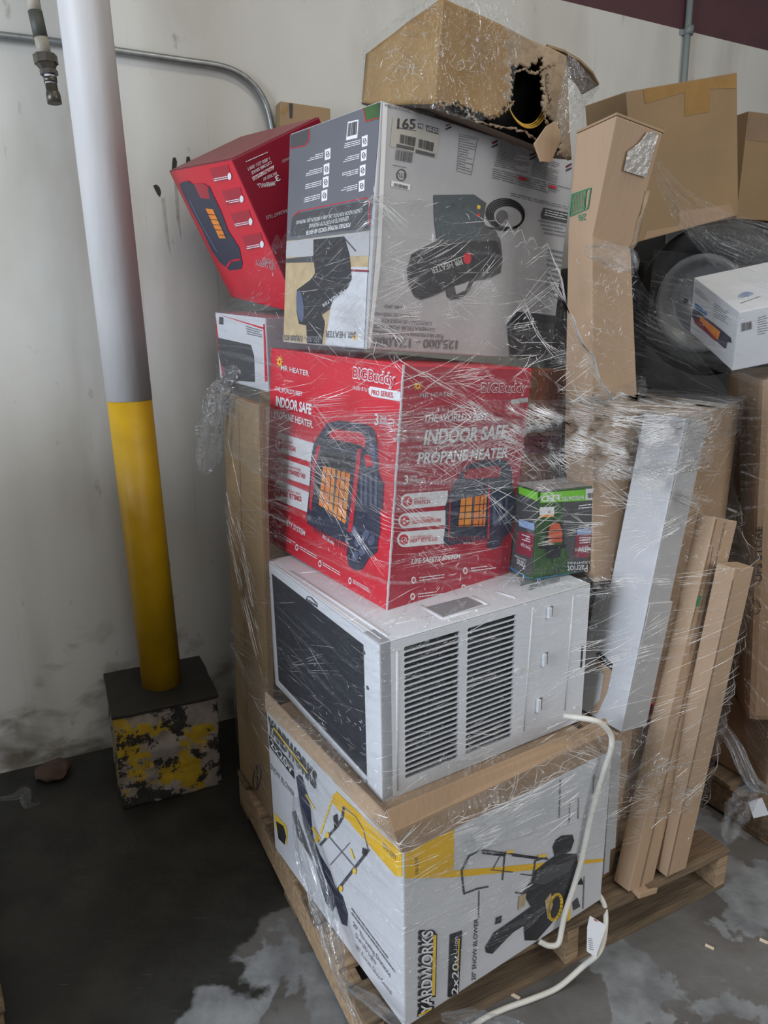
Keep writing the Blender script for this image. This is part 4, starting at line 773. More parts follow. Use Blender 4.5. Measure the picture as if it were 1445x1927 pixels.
b2.poly('L', [(232, 1510), (325, 1580), (300, 1700), (245, 1820), (205, 1810), (260, 1740), (282, 1600), (240, 1560)], KRAFT_L, 2); b2.line('R', [(380, 1890), (540, 1175)], 5, WHITE, 1)
b2.done('white_carton_sleeve', 'shorter white carton with torn paper, lower leaning piece beside the air conditioner', 'carton')
# leaning cardboard strips
b = Box((0.651, 1.5682, 0.14), (32.48, 14.34, -2.37), (0.105, 0.05, 1.0194)); LOAD += b.corners(); b.body(KRAFT_L, 0.003); b.crop(1040, 720, 2.919)
b.line('R', [(900, 745), (800, 1180), (720, 1430), (620, 1925)], 5, KRAFT_D, 1); b.line('R', [(880, 900), (845, 1100), (750, 1500)], 3, KRAFT_D, 1); b.poly('R', [(788, 1172), (815, 1168), (800, 1225), (780, 1230)], GREENI, 3); b.panel('R', 0.045, 0.052, 0.004, 1.01, KRAFT_D, 0)
s1 = b.done('long_flat_carton', 'long light brown flat carton leaning at the right end, its crushed foot on the pallet', 'carton')
bm = bmesh.new(); hexa(bm, [(0.02, -0.02, -0.012), (0.10, -0.02, -0.012), (0.10, 0.03, 0.0), (0.02, 0.03, 0.0), (0.02, -0.02, 0.004), (0.10, -0.02, 0.004), (0.10, 0.03, 0.006), (0.02, 0.03, 0.006)], bev=0.002); link('crushed_flap', bm, KRAFT_L, s1)
b = Box((0.772, 1.62, 0.14), (31.51, 7.5, 0.5), (0.085, 0.05, 0.88)); LOAD += b.corners(); b.body(KRAFT_L, 0.003); b.crop(1040, 720, 2.919)
b.poly('R', [(928, 1172), (955, 1170), (945, 1235), (922, 1235)], GREENI, 3); b.panel('R', 0.0, 0.006, 0.004, 0.85, KRAFT_D, 0)
b.done('long_flat_carton', 'shorter light brown flat carton with green tape at the right end of the stack', 'carton')
b = Box((0.882, 1.775, 0.135), (33, 2, 0), (0.05, 0.2, 0.36)); b.body(REDI, 0.003); b.done('red_carton', 'narrow red carton standing at the right end of the pallet', 'carton')
# thin grey boards beside the snow blower carton
for (x, y, yt, dd, lab, k) in ((1148, 1600, 1400, 0.0, 'narrow grey strip board hanging beside the snow blower carton, nearer one', 0), (1136, 1646, 1400, 0.0, 'narrow grey strip board beside the snow blower carton, longer lower one', 1)):
    q = aty(x, y, 1.575 - k * 0.012); bm = bmesh.new(); t_ = aty(x + (12 if k == 0 else 16), yt, 1.575 - k * 0.012)
    u = Vector((0.017, 0.010, 0)); v_ = Vector((-0.006, 0.009, 0)); hexa(bm, [q, q + u, q + u + v_, q + v_, t_, t_ + u, t_ + u + v_, t_ + v_], bev=0.001)
    tag(link('strip_board', bm, GREYP), lab, 'board')

# ------------------------------------------------------------------ tall leaning carton with the green mark
zf = bmesh.new()
Rn = Vector((math.sin(R(33)), -math.cos(R(33)), 0)); Ln = Vector((-math.cos(R(33)), -math.sin(R(33)), 0))
def zcorner(pc, pl, pr, y):
    c = aty(*pc, y); l = onplane(*pl, c, Ln); r = onplane(*pr, c, Rn); return [c, r, r + (l - c), l]
lv = [zcorner((1117, 1096), (1075, 1060), (1222, 1085), 1.72), zcorner((1115, 850), (1062, 840), (1203, 850), 1.72), zcorner((1114, 445), (1069, 430), (1187, 470), 1.72), zcorner((1160, 217), (1084, 252), (1247, 250), 1.66)]
vs = [[zf.verts.new(p) for p in l] for l in lv]
for a_, c_ in zip(vs, vs[1:]):
    for k in range(4): zf.faces.new((a_[k], a_[(k + 1) % 4], c_[(k + 1) % 4], c_[k]))
zf.faces.new(vs[0][::-1]); zf.faces.new(vs[-1]); bmesh.ops.recalc_face_normals(zf, faces=zf.faces)
bmesh.ops.bevel(zf, geom=zf.edges[:], offset=0.003, segments=2, profile=0.6, affect='EDGES')
def planepts(p, n, pts, crop_, lift):
    return [onplane(crop_[0] + x / crop_[2], crop_[1] + y / crop_[2], p, n) + n * lift for x, y in pts]
root = empty('long_upright_carton', Matrix.Translation(lv[0][0])); tag(root, 'tall bent brown carton with a green mark, right of the white heater carton', 'carton')
zf.transform(Matrix.Translation(-lv[0][0])); 
# print on the upper left face
c0, l0, c1, l1 = lv[2][0], lv[2][3], lv[3][0], lv[3][3]; n_ = (l0 - c0).cross(c1 - c0).normalized(); n_ = n_ if n_.dot(CAM - c0) > 0 else -n_
def zpoly(pts, m_i, lift=0.0035):
    vv = [zf.verts.new(p - lv[0][0]) for p in planepts(c0, n_, pts, (1060, 110, 3.753), lift)]; f = zf.faces.new(vv); f.material_index = m_i
def zline(p, q_, wd):
    p, q_ = Vector(p), Vector(q_); t = (q_ - p).normalized(); n2 = Vector((-t.y, t.x)) * wd / 2; zpoly([p + n2, q_ + n2, q_ - n2, p - n2], 1)
for p, q_ in (((68, 960), (200, 915)), ((200, 915), (178, 1060)), ((178, 1060), (50, 1115)), ((50, 1115), (68, 960)), ((168, 930), (150, 1065))): zline(p, q_, 7)
for k in range(9): zline((75 + k * 10, 962 - k * 3), (62 + k * 12, 1105 - k * 6), 4)
A = planepts(c0, n_, [(165, 1095), (112, 1105), (163, 1138)], (1060, 110, 3.753), 0.004); V_, F_ = text_geo('ZF6', 0.01)
bv = [zf.verts.new(A[0] + (A[1] - A[0]) * x + (A[2] - A[0]) * y - lv[0][0]) for x, y in V_]
for f_ in F_: zf.faces.new([bv[k] for k in f_]).material_index = 1
cb_ = link('carton_body', zf, [KRAFT_L, GREENI], root)
n2 = (lv[2][1] - lv[2][0]).cross(lv[3][0] - lv[2][0]).normalized(); n2 = n2 if n2.dot(CAM - c0) > 0 else -n2
TAPEC = mat('clear_tape', (0.5, 0.47, 0.43), 0.12, vary=0.3, vscale=60, bump=0.8, bscale=50, spec=0.9)
bm = bmesh.new(); bm.faces.new([bm.verts.new(p - lv[0][0]) for p in planepts(lv[2][0], n2, [(585, 520), (640, 515), (660, 545), (575, 840), (415, 790), (445, 655), (520, 600)], (1060, 110, 3.753), 0.004)]); link('clear_tape', bm, TAPEC, cb_)
bm = bmesh.new()
cf = planepts(lv[2][0], n2, [(590, 940), (560, 1080), (530, 1150), (500, 1290), (470, 1340)], (1060, 110, 3.753), 0.002)
tube(bm, [p - lv[0][0] for p in cf], 0.006, 6); dent(bm, 0.004, 90); link('torn_edge', bm, FLUTE, cb_)
bm = bmesh.new(); t0, t1, t2, t3 = lv[3]; off = -lv[0][0]
hexa(bm, [p + off + Vector((0, 0, 0.001)) for p in (t0, t1 + (t1 - t0) * 0.04, t2 + (t1 - t0) * 0.04, t3)] + [p + off + Vector((0, 0, 0.006)) for p in (t0, t1 + (t1 - t0) * 0.04, t2 + (t1 - t0) * 0.04, t3)], bev=0.001); link('top_flap', bm, KRAFT, root)
for l in lv[:3]: LOAD += l
for k in range(30): LOAD += [lv[0][j].lerp(lv[2][j], k / 30) for j in range(4)]

# orange carton between
b = Box(tuple(aty(950, 1085, 1.80)), (33, 0, 0), (0.20, 0.2, 0.5)); q = aty(972, 1060, 1.84); b = Box((q.x, q.y, 0.985), (33, 0, 0), (0.145, 0.16, 0.50)); b.body(mat('orange_carton', (0.42, 0.10, 0.015), 0.45, vary=0.4, vscale=14, color2=(0.22, 0.09, 0.04)), 0.003)
b.panel('R', 0.003, 0.14, 0.34, 0.36, GREYP, 1); b.panel('R', 0.003, 0.14, 0.28, 0.33, WINE, 1)
b.done('orange_carton', 'orange printed carton half hidden between the red heater carton and tall brown carton', 'carton')

# ------------------------------------------------------------------ LED light carton and bracket
b = Box((0.3659, 1.645, 0.990), (27, 1.0, 0.14), (0.178, 0.105, 0.2248)); LOAD += b.corners()
b.body(LEAF, 0.002); b.panel('T', 0.002, b.d[0] - 0.002, 0.002, b.d[1] - 0.002, GREYP, 0); b.crop(740, 640, 2.676); T = lambda *a_, **k: b.text('R', *a_, **k)
b.poly('R', [(738, 770), (1060, 742), (1058, 800), (738, 820)], GREEN, 1); b.poly('R', [(968, 748), (1058, 742), (1056, 800), (966, 804)], WHITE, 2); b.bars('R', [(977, 770), (1027, 767), (1026, 792), (976, 796)], 16, BLACK)
T('LED', (835, 778), (742, 786), (834, 806), WHITE, bold=0.03); T('INTEGRATED', (955, 782), (845, 790), (955, 800), WHITE, bold=0.02)
b.poly('R', [(850, 815), (1055, 800), (1030, 1190), (900, 1195), (850, 1000)], DKGREY, 1); b.poly('L', [(632, 770), (738, 815), (705, 1190), (590, 1145)], DKGREY, 1); b.poly('L', [(634, 726), (740, 768), (738, 815), (634, 772)], GREEN, 2)
b.poly('L', [(636, 900), (712, 925), (712, 960), (634, 935)], LBLUE, 2); b.poly('L', [(628, 960), (712, 975), (700, 1095), (620, 1070)], WINE, 2)
T('String Light', (1010, 1042), (912, 1048), (1010, 1062), WHITE, layer=4); b.poly('R', [(925, 950), (1028, 945), (1026, 972), (923, 980)], LBLUE, 2); b.poly('R', [(918, 980), (1026, 972), (1020, 1090), (910, 1092)], WINE, 2); T('OUTDOOR', (980, 930), (930, 932), (980, 944), WHITE)
T('String Light', (1012, 1040), (932, 1046), (1012, 1064), WHITE, layer=4); b.rows('R', [(1015, 985), (935, 992), (935, 1030), (1015, 1024)], 3, WHITE, 3, 0.4, 8, 4); b.rows('R', [(1020, 820), (930, 830), (930, 855), (1020, 848)], 2, WHITE, 3, 0.4, 9, 3)
T('Patriot', (975, 1130), (873, 1135), (975, 1165), WHITE, layer=4); T('LIGHTING', (985, 1112), (875, 1116), (985, 1124), WHITE, layer=4)
b.text('L', 'Patriot', (668, 1120), (628, 1100), (662, 1155), WHITE, layer=4); b.text('L', 'LIGHTING', (672, 1105), (615, 1080), (671, 1115), WHITE, layer=4); b.text('L', 'String Light', (695, 1045), (645, 1020), (694, 1062), WHITE, layer=4); b.rows('L', [(692, 990), (650, 975), (650, 1010), (692, 1025)], 3, WHITE, 3, 0.4, 3, 3)
b.poly('R', [(735, 842), (808, 838), (806, 888), (734, 892)], WHITE, 3); b.poly('R', [(734, 880), (806, 876), (806, 888), (734, 892)], mat('orange_ink', (0.75, 0.28, 0.03), 0.5), 4); T('30', (790, 856), (775, 857), (790, 870), BLACK, layer=5)
GL = mat('glowing_lamp_print', (0.55, 0.10, 0.04), 0.4)
b.poly('R', [(778, 1020), (780, 960), (790, 930), (812, 918), (835, 925), (848, 960), (850, 1015)], GL, 3)
b.line('R', [(775, 1030), (776, 960), (790, 922), (815, 908), (840, 920), (852, 960), (853, 1025)], 5, BLACK, 4); b.line('R', [(762, 962), (862, 955)], 5, BLACK, 4); b.line('R', [(765, 1000), (860, 995)], 4, BLACK, 4)
b.poly('R', [(728, 1035), (872, 1028), (866, 1045), (735, 1050)], BLACK, 4); b.poly('R', [(765, 1045), (842, 1042), (836, 1095), (770, 1098)], BLACK, 4); b.line('R', [(800, 1095), (798, 1130)], 5, BLACK, 4)
b.poly('R', [(697, 1200), (1025, 1180), (1025, 1192), (697, 1214)], BLUE, 5); b.poly('L', [(590, 1140), (697, 1200), (697, 1215), (590, 1153)], BLUE, 5)
b.done('light_carton', 'small dark green string light carton resting on top of the air conditioner', 'carton')
bm = bmesh.new(); M_ = Matrix.Translation((0.352, 1.605, 0.972)) @ Matrix.Rotation(R(33), 4, 'Z'); box(bm, (0, 0, 0), (0.10, 0.035, 0.003)); box(bm, (0, 0, 0), (0.10, 0.003, 0.020)); box(bm, (0, 0.032, 0), (0.10, 0.035, 0.020))
tag(link('steel_channel', bm, GALV, M=M_), 'short galvanised steel channel poking out under the string light carton', 'bracket')

# ------------------------------------------------------------------ torn top carton
bt = {k: v for k, v in dict(Cb=(813, 196), Ct=(828, -6), Lb=(680, 196), Lt=(687, 101), Rb=(1072, 300), Rt=(1062, 108)).items()}
yC, yL, yR = 1.60, 1.84, 1.86
pC, pCt = aty(*bt['Cb'], yC), aty(*bt['Ct'], yC + 0.01); pL, pLt = aty(*bt['Lb'], yL), aty(*bt['Lt'], yL); pR, pRt = aty(*bt['Rb'], yR), aty(*bt['Rt'], yR)
pB, pBt = pR + (pL - pC), pRt + (pLt - pCt)
root = empty('torn_carton', Matrix.Translation(pC)); tag(root, 'torn open brown carton with a wire coil showing, topmost on the stack', 'carton'); O = pC.copy()
def quadgrid(bm, a, b_, c, d, nx, ny, mi=0, keep=None, amp=0.003):
    V = [[None] * (ny + 1) for _ in range(nx + 1)]
    for i in range(nx + 1):
        for j in range(ny + 1):
            u, v = i / nx, j / ny; p = (a * (1 - u) + b_ * u) * (1 - v) + (d * (1 - u) + c * u) * v
            if amp: p = p + noise.noise_vector(p * 9) * amp
            V[i][j] = bm.verts.new(p - O)
    for i in range(nx):
        for j in range(ny):
            if keep and not keep((i + 0.5) / nx, (j + 0.5) / ny): continue
            f = bm.faces.new((V[i][j], V[i + 1][j], V[i + 1][j + 1], V[i][j + 1])); f.material_index = mi; f.smooth = True
# right face: hole measured in the photograph's crop, tested against the face's own projection
def c2p(x, y): return (640 + x / 1.795, y / 1.795)
HOLE = [c2p(*p) for p in [(330, 352), (400, 352), (450, 380), (510, 402), (545, 385), (585, 340), (590, 300), (588, 245), (620, 238), (665, 246), (690, 232), (720, 225), (712, 250), (702, 300), (705, 345), (690, 375), (705, 400), (720, 420), (735, 425), (755, 470), (735, 520), (780, 560), (560, 480), (450, 430)]]
def inpoly(x, y, P):
    r = False; j = len(P) - 1
    for i in range(len(P)):
        if (P[i][1] > y) != (P[j][1] > y) and x < (P[j][0] - P[i][0]) * (y - P[i][1]) / (P[j][1] - P[i][1]) + P[i][0]: r = not r
        j = i
    return r
def toface(x, y):   # photograph point -> right face (u, v)
    n = (pR - pC).cross(pCt - pC).normalized(); q = onplane(x, y, pC, n) - pC; e1, e2 = pR - pC, pCt - pC
    a11, a12, a22 = e1.dot(e1), e1.dot(e2), e2.dot(e2); b1, b2 = q.dot(e1), q.dot(e2); D = a11 * a22 - a12 * a12
    return ((b1 * a22 - b2 * a12) / D, (b2 * a11 - b1 * a12) / D)
HUV = [toface(*p) for p in HOLE]
TAPED = mat('taped_card', (0.36, 0.225, 0.085), 0.28, vary=0.35, vscale=9, bump=0.35, bscale=25, color2=(0.27, 0.16, 0.06))
TORN = mat('rough_torn_card', (0.36, 0.27, 0.18), 0.9, vary=0.35, vscale=25, bump=0.5, bscale=60)
bm = bmesh.new(); quadgrid(bm, pC, pR, pRt, pCt, 84, 44, 0, lambda u, v: not inpoly(u + 0.012 * math.sin(v * 90), v + 0.014 * math.sin(u * 80), HUV), 0.004)
for f in bm.faces:
    cc = f.calc_center_median() + O
    d_ = cc - CAM; z = d_.dot(FW); px, py = CX + FPX * d_.x / z, CY - FPX * d_.dot(UPV) / z
    cx_, cy_ = (px - 640) * 1.795, py * 1.795
    if cx_ > 555 + 12 * math.sin(cy_ / 9): f.material_index = 1
fr = link('front_panel', bm, [TAPED, TORN], root, True)
md = fr.modifiers.new('thick', 'SOLIDIFY'); md.thickness = 0.005; md.offset = 1
bm = bmesh.new(); quadgrid(bm, pL, pC, pCt, pLt, 16, 12, 0, None, 0.005); o_ = link('side_panel', bm, TAPED, root, True); md = o_.modifiers.new('thick', 'SOLIDIFY'); md.thickness = 0.004; md.offset = -1
bm = bmesh.new(); quadgrid(bm, pCt, pRt, pBt, pLt, 12, 12, 0, None, 0.006); o_ = link('top_panel', bm, KRAFT_Y, root, True)
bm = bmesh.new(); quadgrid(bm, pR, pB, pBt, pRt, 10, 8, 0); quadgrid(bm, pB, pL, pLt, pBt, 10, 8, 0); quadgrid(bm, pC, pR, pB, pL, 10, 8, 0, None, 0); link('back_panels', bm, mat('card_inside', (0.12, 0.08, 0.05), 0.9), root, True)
# dark contents and the yellow wire loops
cc = (pC + pR + pCt + pRt) / 4; inn = (pL - pC).normalized()
bm = bmesh.new(); ctr = pC.lerp(pR, 0.72) + (pCt - pC) * 0.42 + inn * 0.12
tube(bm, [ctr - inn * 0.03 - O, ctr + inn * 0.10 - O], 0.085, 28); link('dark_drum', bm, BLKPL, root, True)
WIRE = mat('yellow_wire', (0.62, 0.38, 0.06), 0.35)
for k in range(3):
    bm = bmesh.new(); n = (pR - pC).normalized(); up = (pCt - pC).normalized()
    c_ = pC.lerp(pR, 0.66) + up * 0.108 + inn * (0.018 + 0.004 * k); r_ = 0.072 - 0.003 * k
    tube(bm, [c_ + n * r_ * math.cos(t) + up * r_ * 1.05 * math.sin(t) - O for t in [R(-215 + 235 * j / 40) for j in range(41)]], 0.0017, 8); link('wire_loop', bm, WIRE, root, True)
# hanging flap, ragged corrugated rim, loose top sheet
nf = (pR - pC).cross(pCt - pC).normalized(); nf = nf if nf.dot(CAM - pC) > 0 else -nf
def fpt(x, y, l): return onplane(640 + x / 1.795, y / 1.795, pC + nf * l, nf) - O
bm = bmesh.new(); F1 = [(700, 425), (728, 408), (752, 465), (738, 490), (712, 548), (680, 545), (658, 485)]
top_ = [fpt(x, y, 0.03) for x, y in F1]; bot = [p - nf * 0.005 for p in top_]; va = [bm.verts.new(p) for p in top_]; vb = [bm.verts.new(p) for p in bot]; bm.faces.new(va); bm.faces.new(vb[::-1])
for k in range(len(va)): bm.faces.new((va[k], vb[k], vb[(k + 1) % len(va)], va[(k + 1) % len(va)]))
link('hanging_flap', bm, KRAFT_L, fr)
bm = bmesh.new()
for pts in ([(585, 250), (620, 236), (660, 246), (690, 228), (722, 218)], [(705, 250), (700, 300), (712, 345), (690, 380), (700, 420)], [(500, 402), (540, 388), (588, 345)], [(310, 350), (400, 358), (470, 412), (600, 440), (700, 490), (775, 540)]):
    sp = [p + Vector((random.uniform(-1, 1), random.uniform(-1, 1), random.uniform(-1, 1))) * 0.0025 for p in spline([fpt(x, y, 0.003) for x, y in pts], 16)]; tube(bm, sp, [0.0008 + 0.0022 * random.random() for _ in sp], 6)
dent(bm, 0.004, 220); link('torn_rim', bm, FLUTE, fr)
bm = bmesh.new(); e0 = [aty(x, y, d) - O for x, y, d in ((1030, 88, 1.83), (1062, 98, 1.85), (1092, 116, 1.88), (1115, 138, 1.91), (1127, 160, 1.94))]; e1 = [p + Vector((-0.01, 0.12, 0.012)) for p in e0]
sh = [[bm.verts.new(p + Vector((0, 0, z))) for p in e_] for e_, z in ((e0, 0), (e1, 0), (e1, 0.005), (e0, 0.005))]
for a_, c_ in ((0, 1), (1, 2), (2, 3), (3, 0)):
    for k in range(4): bm.faces.new((sh[a_][k], sh[a_][k + 1], sh[c_][k + 1], sh[c_][k]))
link('loose_top_sheet', bm, KRAFT_Y, root)
bm = bmesh.new()
for k, (a_, c_) in enumerate((((812, 40), (905, 60)),)): pass
O2 = O
bm.free()

# ------------------------------------------------------------------ second load at the right
b = Box((0.7664, 2.30, 1.8402), (24.5, -13.56, 2.09), (0.435, 0.1755, 0.4086)); b.body(KRAFT_Y, 0.003); b.crop(1060, 110, 3.753)
b.poly('R', [(560, 215), (855, 160), (1255, 105), (1250, 205), (1035, 215), (1030, 375), (855, 410), (855, 240), (575, 320)], TAPE, 1); b.poly('R', [(820, 1080), (1180, 1030), (1210, 1110), (560, 1290), (590, 1220), (815, 1180)], KRAFT, 1)
b.done('upright_carton', 'large flat brown carton with tape along its top edge, at the right beyond the stack', 'carton')
q = aty(1385, 412, 2.7); b = Box((q.x, q.y, q.z), (20, 0, 0), (0.5, 0.3, 0.345)); b.body(KRAFT_Y, 0.004); b.crop(1060, 110, 3.753); b.panel('R', 0.005, 0.495, 0.255, 0.342, KRAFT_D, 1)
b.done('brown_carton', 'yellowish brown carton at the right edge behind the large flat one', 'carton'); farz = q.z
# dark wrapped core of the second load
q = aty(1205, 470, 2.45)
b = Box((0.85, 2.58, 0.135), (22, 0, 0), (0.75, 0.5, 1.68)); b.body(BLKPL, 0.02); b.done('black_wrapped_load', 'black plastic wrapped goods behind the gap right of the stack', 'load')
b = Box((1.02, 2.74, 1.815), (20, 0, 0), (0.55, 0.5, max(0.02, farz - 1.82))); b.body(BLKPL, 0.01); b.done('black_case', 'black case under the yellowish brown carton at the right edge', 'case')
# steel wheel
root = empty('spare_wheel', Matrix.Translation(aty(1318, 572, 2.36)) @ Matrix.Scale(1.02, 4)); tag(root, 'grey steel wheel rim with bolt holes behind the film at the right', 'wheel')
wn = (CAM - root.matrix_world.translation); wn = (wn.normalized() + Vector((-0.55, 0.1, -0.15))).normalized(); Q = wn.to_track_quat('Z', 'Y').to_matrix().to_4x4(); root.matrix_world = root.matrix_world @ Q
def lathe(prof, n=56):
    bm = bmesh.new(); rings = [[bm.verts.new((r * math.cos(2 * math.pi * k / n), r * math.sin(2 * math.pi * k / n), z)) for k in range(n)] for r, z in prof]
    for a_, c_ in zip(rings, rings[1:]):
        for k in range(n): bm.faces.new((a_[k], a_[(k + 1) % n], c_[(k + 1) % n], c_[k]))
    return bm
WG = mat('grey_wheel_paint', (0.15, 0.155, 0.155), 0.4, vary=0.2, vscale=8)
rm_ = link('rim', lathe([(0.150, 0.0), (0.146, 0.006), (0.125, -0.004), (0.118, -0.03), (0.10, -0.04), (0.085, -0.03), (0.035, -0.026), (0.030, -0.032), (0.030, -0.06)]), WG, root, True)
for k in range(5): t = k * 2 * math.pi / 5 + 0.5; bm = bmesh.new(); tube(bm, [(0.062 * math.cos(t), 0.062 * math.sin(t), -0.030), (0.062 * math.cos(t), 0.062 * math.sin(t), -0.0262)], 0.008, 14); link('bolt_hole', bm, BLACK, rm_)
link('tyre', lathe([(0.150, -0.002), (0.17, 0.012), (0.21, 0.01), (0.23, -0.03), (0.23, -0.10), (0.15, -0.12)]), mat('black_rubber', (0.012, 0.012, 0.012), 0.7), root, True)
# picture carton
b = Box((0.9401, 1.95, 1.4784), (0.18, -11.56, 22.07), (0.40, 0.2711, 0.1675)); b.body(WHITEP, 0.003); b.crop(1060, 400, 3.753)
b.poly('L', [(915, 680), (960, 700), (1110, 820), (1185, 885), (1190, 920), (1160, 915), (1150, 960), (1135, 955), (930, 770), (908, 730)], NAVY, 1); b.poly('L', [(970, 730), (1110, 840), (1095, 900), (960, 790)], ORANGE, 2); b.poly('L', [(930, 735), (975, 770), (1095, 905), (1080, 910), (930, 780)], WINE, 3)
b.poly('L', [(932, 638), (1015, 700), (1012, 728), (932, 675)], BLUE, 1); b.rows('L', [(1065, 635), (1165, 700), (1165, 800), (1065, 740)], 6, MIDGREY, 2, 0.3, 4, 3); b.rows('L', [(930, 520), (1030, 600), (1030, 650), (930, 570)], 6, MIDGREY, 2, 0.3, 5, 4)
b.bars('R', [(1255, 780), (1330, 765), (1330, 820), (1255, 840)], 14, DKGREY); b.rows('R', [(1370, 740), (1440, 720), (1440, 860), (1370, 870)], 8, MIDGREY, 2, 0.3, 6, 4)
for k in range(3): b.ell('T', 1290, 600, 18 + k * 18, 10 + k * 12, LBLUE, 2, -10, wd=7, a0=190, a1=340)
b.rows('T', [(1250, 640), (1390, 590), (1392, 598), (1252, 648)], 1, MIDGREY, 2)
b.done('white_heater_carton', 'white carton with a heater picture and signal mark at the right edge', 'carton')
# wrapped brown carton with lettering
q = aty(1404, 1380, 1.98)
b = Box((q.x - 0.0, q.y, 0.40), (-12, -5, 0), (0.5, 0.4, 1.06)); b.body(KRAFT, 0.02); b.crop(1040, 720, 2.919)
b.text('R', 'UPS STORE', (1148, 1090), (1150, 790), (1112, 1090), BLACK, 2, 0.01); b.ell('R', 1110, 1235, 30, 38, DKGREY, 2, wd=5)
b.done('wrapped_carton', 'brown carton with black vertical lettering in film at the right edge', 'carton')
b = Box((1.24, 2.00, 0.13), (29, 0, 0), (0.6, 0.6, 0.265)); b.body(KRAFT_D, 0.01); b.done('dark_carton', 'dark brown carton low on the second pallet behind the knotted film', 'carton')
bm = bmesh.new(); q = [aty(x, y, 1.72) for x, y in ((1408, 1510), (1434, 1502), (1447, 1533), (1418, 1540))]; n = (q[1] - q[0]).cross(q[3] - q[0]).normalized()
hexa(bm, [p for p in q] + [p + n * 0.002 for p in q]); tag(link('paper_tag', bm, WHITEP), 'small white paper tag hanging on the knotted film at right edge', 'tag')

# ------------------------------------------------------------------ cord, tag, scraps
Yb = Box((0.0443, 1.1929, 0.135), (33.34, -0.84, -0.21), (0.6258, 0.6546, 0.4508)); Yb.crop(740, 1380, 2.676)
yp = lambda x, y, l: Yb.M @ Yb.loc('R', x, y, l)
cpts = [Yb.M @ (Yb.loc('R', 940, -40, -0.05)), yp(990, -70, 0.0), yp(1025, -62, 0.014), yp(1062, -10, 0.02), yp(1062, 60, 0.02), yp(1035, 160, 0.018), yp(1000, 290, 0.016), yp(970, 420, 0.014), yp(935, 600, 0.012), yp(895, 740, 0.012), yp(850, 880, 0.012), yp(825, 960, 0.016), yp(800, 1030, 0.02), yp(765, 1052, 0.012), yp(735, 1048, -0.0)]
root = empty('power_cord', Matrix.Translation(cpts[3])); tag(root, 'thick white power cord hanging over the snow blower carton and trailing on the floor', 'cord'); off = cpts[3]
bm = bmesh.new(); tube(bm, [p - off for p in spline(cpts, 8)], 0.0068, 14); link('hanging_loop', bm, CORD, root, True)
fp = [yp(1040, 800, -0.03), yp(1052, 850, 0.005)] + [atz(1380, 1730, 0.3)] * 0 + [aty(1139, 1745, 1.50), aty(1128, 1790, 1.42), atz(1095, 1820, 0.05), atz(1050, 1858, 0.012), atz(1000, 1880, 0.009), atz(950, 1898, 0.008), atz(905, 1920, 0.008), atz(850, 1960, 0.008)]
bm = bmesh.new(); tube(bm, [p - off for p in spline(fp, 8)], 0.0068, 14); link('floor_run', bm, CORD, root, True)
bm = bmesh.new(); yy_ = 1.405; q = [aty(x, y, yy_) for x, y in ((1110, 1724), (1141, 1742), (1121, 1802), (1104, 1790), (1105, 1745))]; va = [bm.verts.new(p - off) for p in q]; vb = [bm.verts.new(p - off + Vector((0, 0.0015, 0))) for p in q]; bm.faces.new(va); bm.faces.new(vb[::-1])
for k in range(5): bm.faces.new((va[k], vb[k], vb[(k + 1) % 5], va[(k + 1) % 5]))
for k in range(6):
    x = 1106 + k * 0.5; y = 1765 + k * 4; f = bm.faces.new([bm.verts.new(aty(px, py, yy_ - 0.001) - off) for px, py in ((x, y), (x + 8, y + 2), (x + 8, y + 3), (x, y + 1))]); f.material_index = 1
f = bm.faces.new([bm.verts.new(aty(px, py, yy_ - 0.001) - off) for px, py in ((1117, 1729), (1124, 1733), (1124, 1735), (1117, 1731))]); f.material_index = 2
link('warning_tag', bm, [WHITE, MIDGREY, REDI], root)
for i, (x, y, l_, lab) in enumerate(((968, 1875, 0.03, 'pale wood chip on the floor beside the trailing cord'), (1335, 1783, 0.022, 'pale wood chip lying on the open floor right of the cord'), (1437, 1772, 0.02, 'pale wood chip on the floor at the right edge'))):
    bm = bmesh.new(); box(bm, (-l_ / 2, -0.004, 0), (l_ / 2, 0.004, 0.004), 0.001); dent(bm, 0.001, 90, i)
    tag(link('wood_chip', bm, mat('fresh_wood', (0.6, 0.5, 0.36), 0.8), M=Matrix.Translation(atz(x, y, 0.0)) @ Matrix.Rotation(R(-35), 4, 'Z')), lab, 'wood chip', 'wood chips')
# rag at wall foot
bm = bmesh.new(); bmesh.ops.create_icosphere(bm, subdivisions=3, radius=0.06)
for v in bm.verts: v.co.z = max(-0.018, v.co.z * 0.35); v.co += noise.noise_vector(v.co * 30) * 0.014
tag(link('crumpled_rag', bm, mat('rust_rag', (0.06, 0.035, 0.025), 0.9), smooth=True, M=Matrix.Translation(atz(100, 1450, 0.02) )), 'dark crumpled rag on the floor against the foot of the wall', 'rag')

# ------------------------------------------------------------------ the stretch film
def hull(P):
    P = sorted(set(P)); 
    if len(P) < 3: return P
    def half(P):
        h = []
        for p in P:
            while len(h) >= 2 and (h[-1][0] - h[-2][0]) * (p[1] - h[-2][1]) - (h[-1][1] - h[-2][1]) * (p[0] - h[-2][0]) <= 0: h.pop()
            h.append(p)
        return h
    a, b_ = half(P), half(P[::-1]); return a[:-1] + b_[:-1]
CEN = Vector((0.22, 1.90))
def support(P, ang):   # hull radius from centre along ang
    H = P; d = Vector((math.cos(ang), math.sin(ang))); best = 0
    for i in range(len(H)):
        a, b_ = Vector(H[i]) - CEN, Vector(H[(i + 1) % len(H)]) - CEN; e = b_ - a
        den = d.x * e.y - d.y * e.x
        if abs(den) < 1e-9: continue
        t = (a.x * e.y - a.y * e.x) / den; s = (a.x * d.y - a.y * d.x) / den
        if t > 0 and -1e-6 <= s <= 1 + 1e-6: best = max(best, t)
    return best
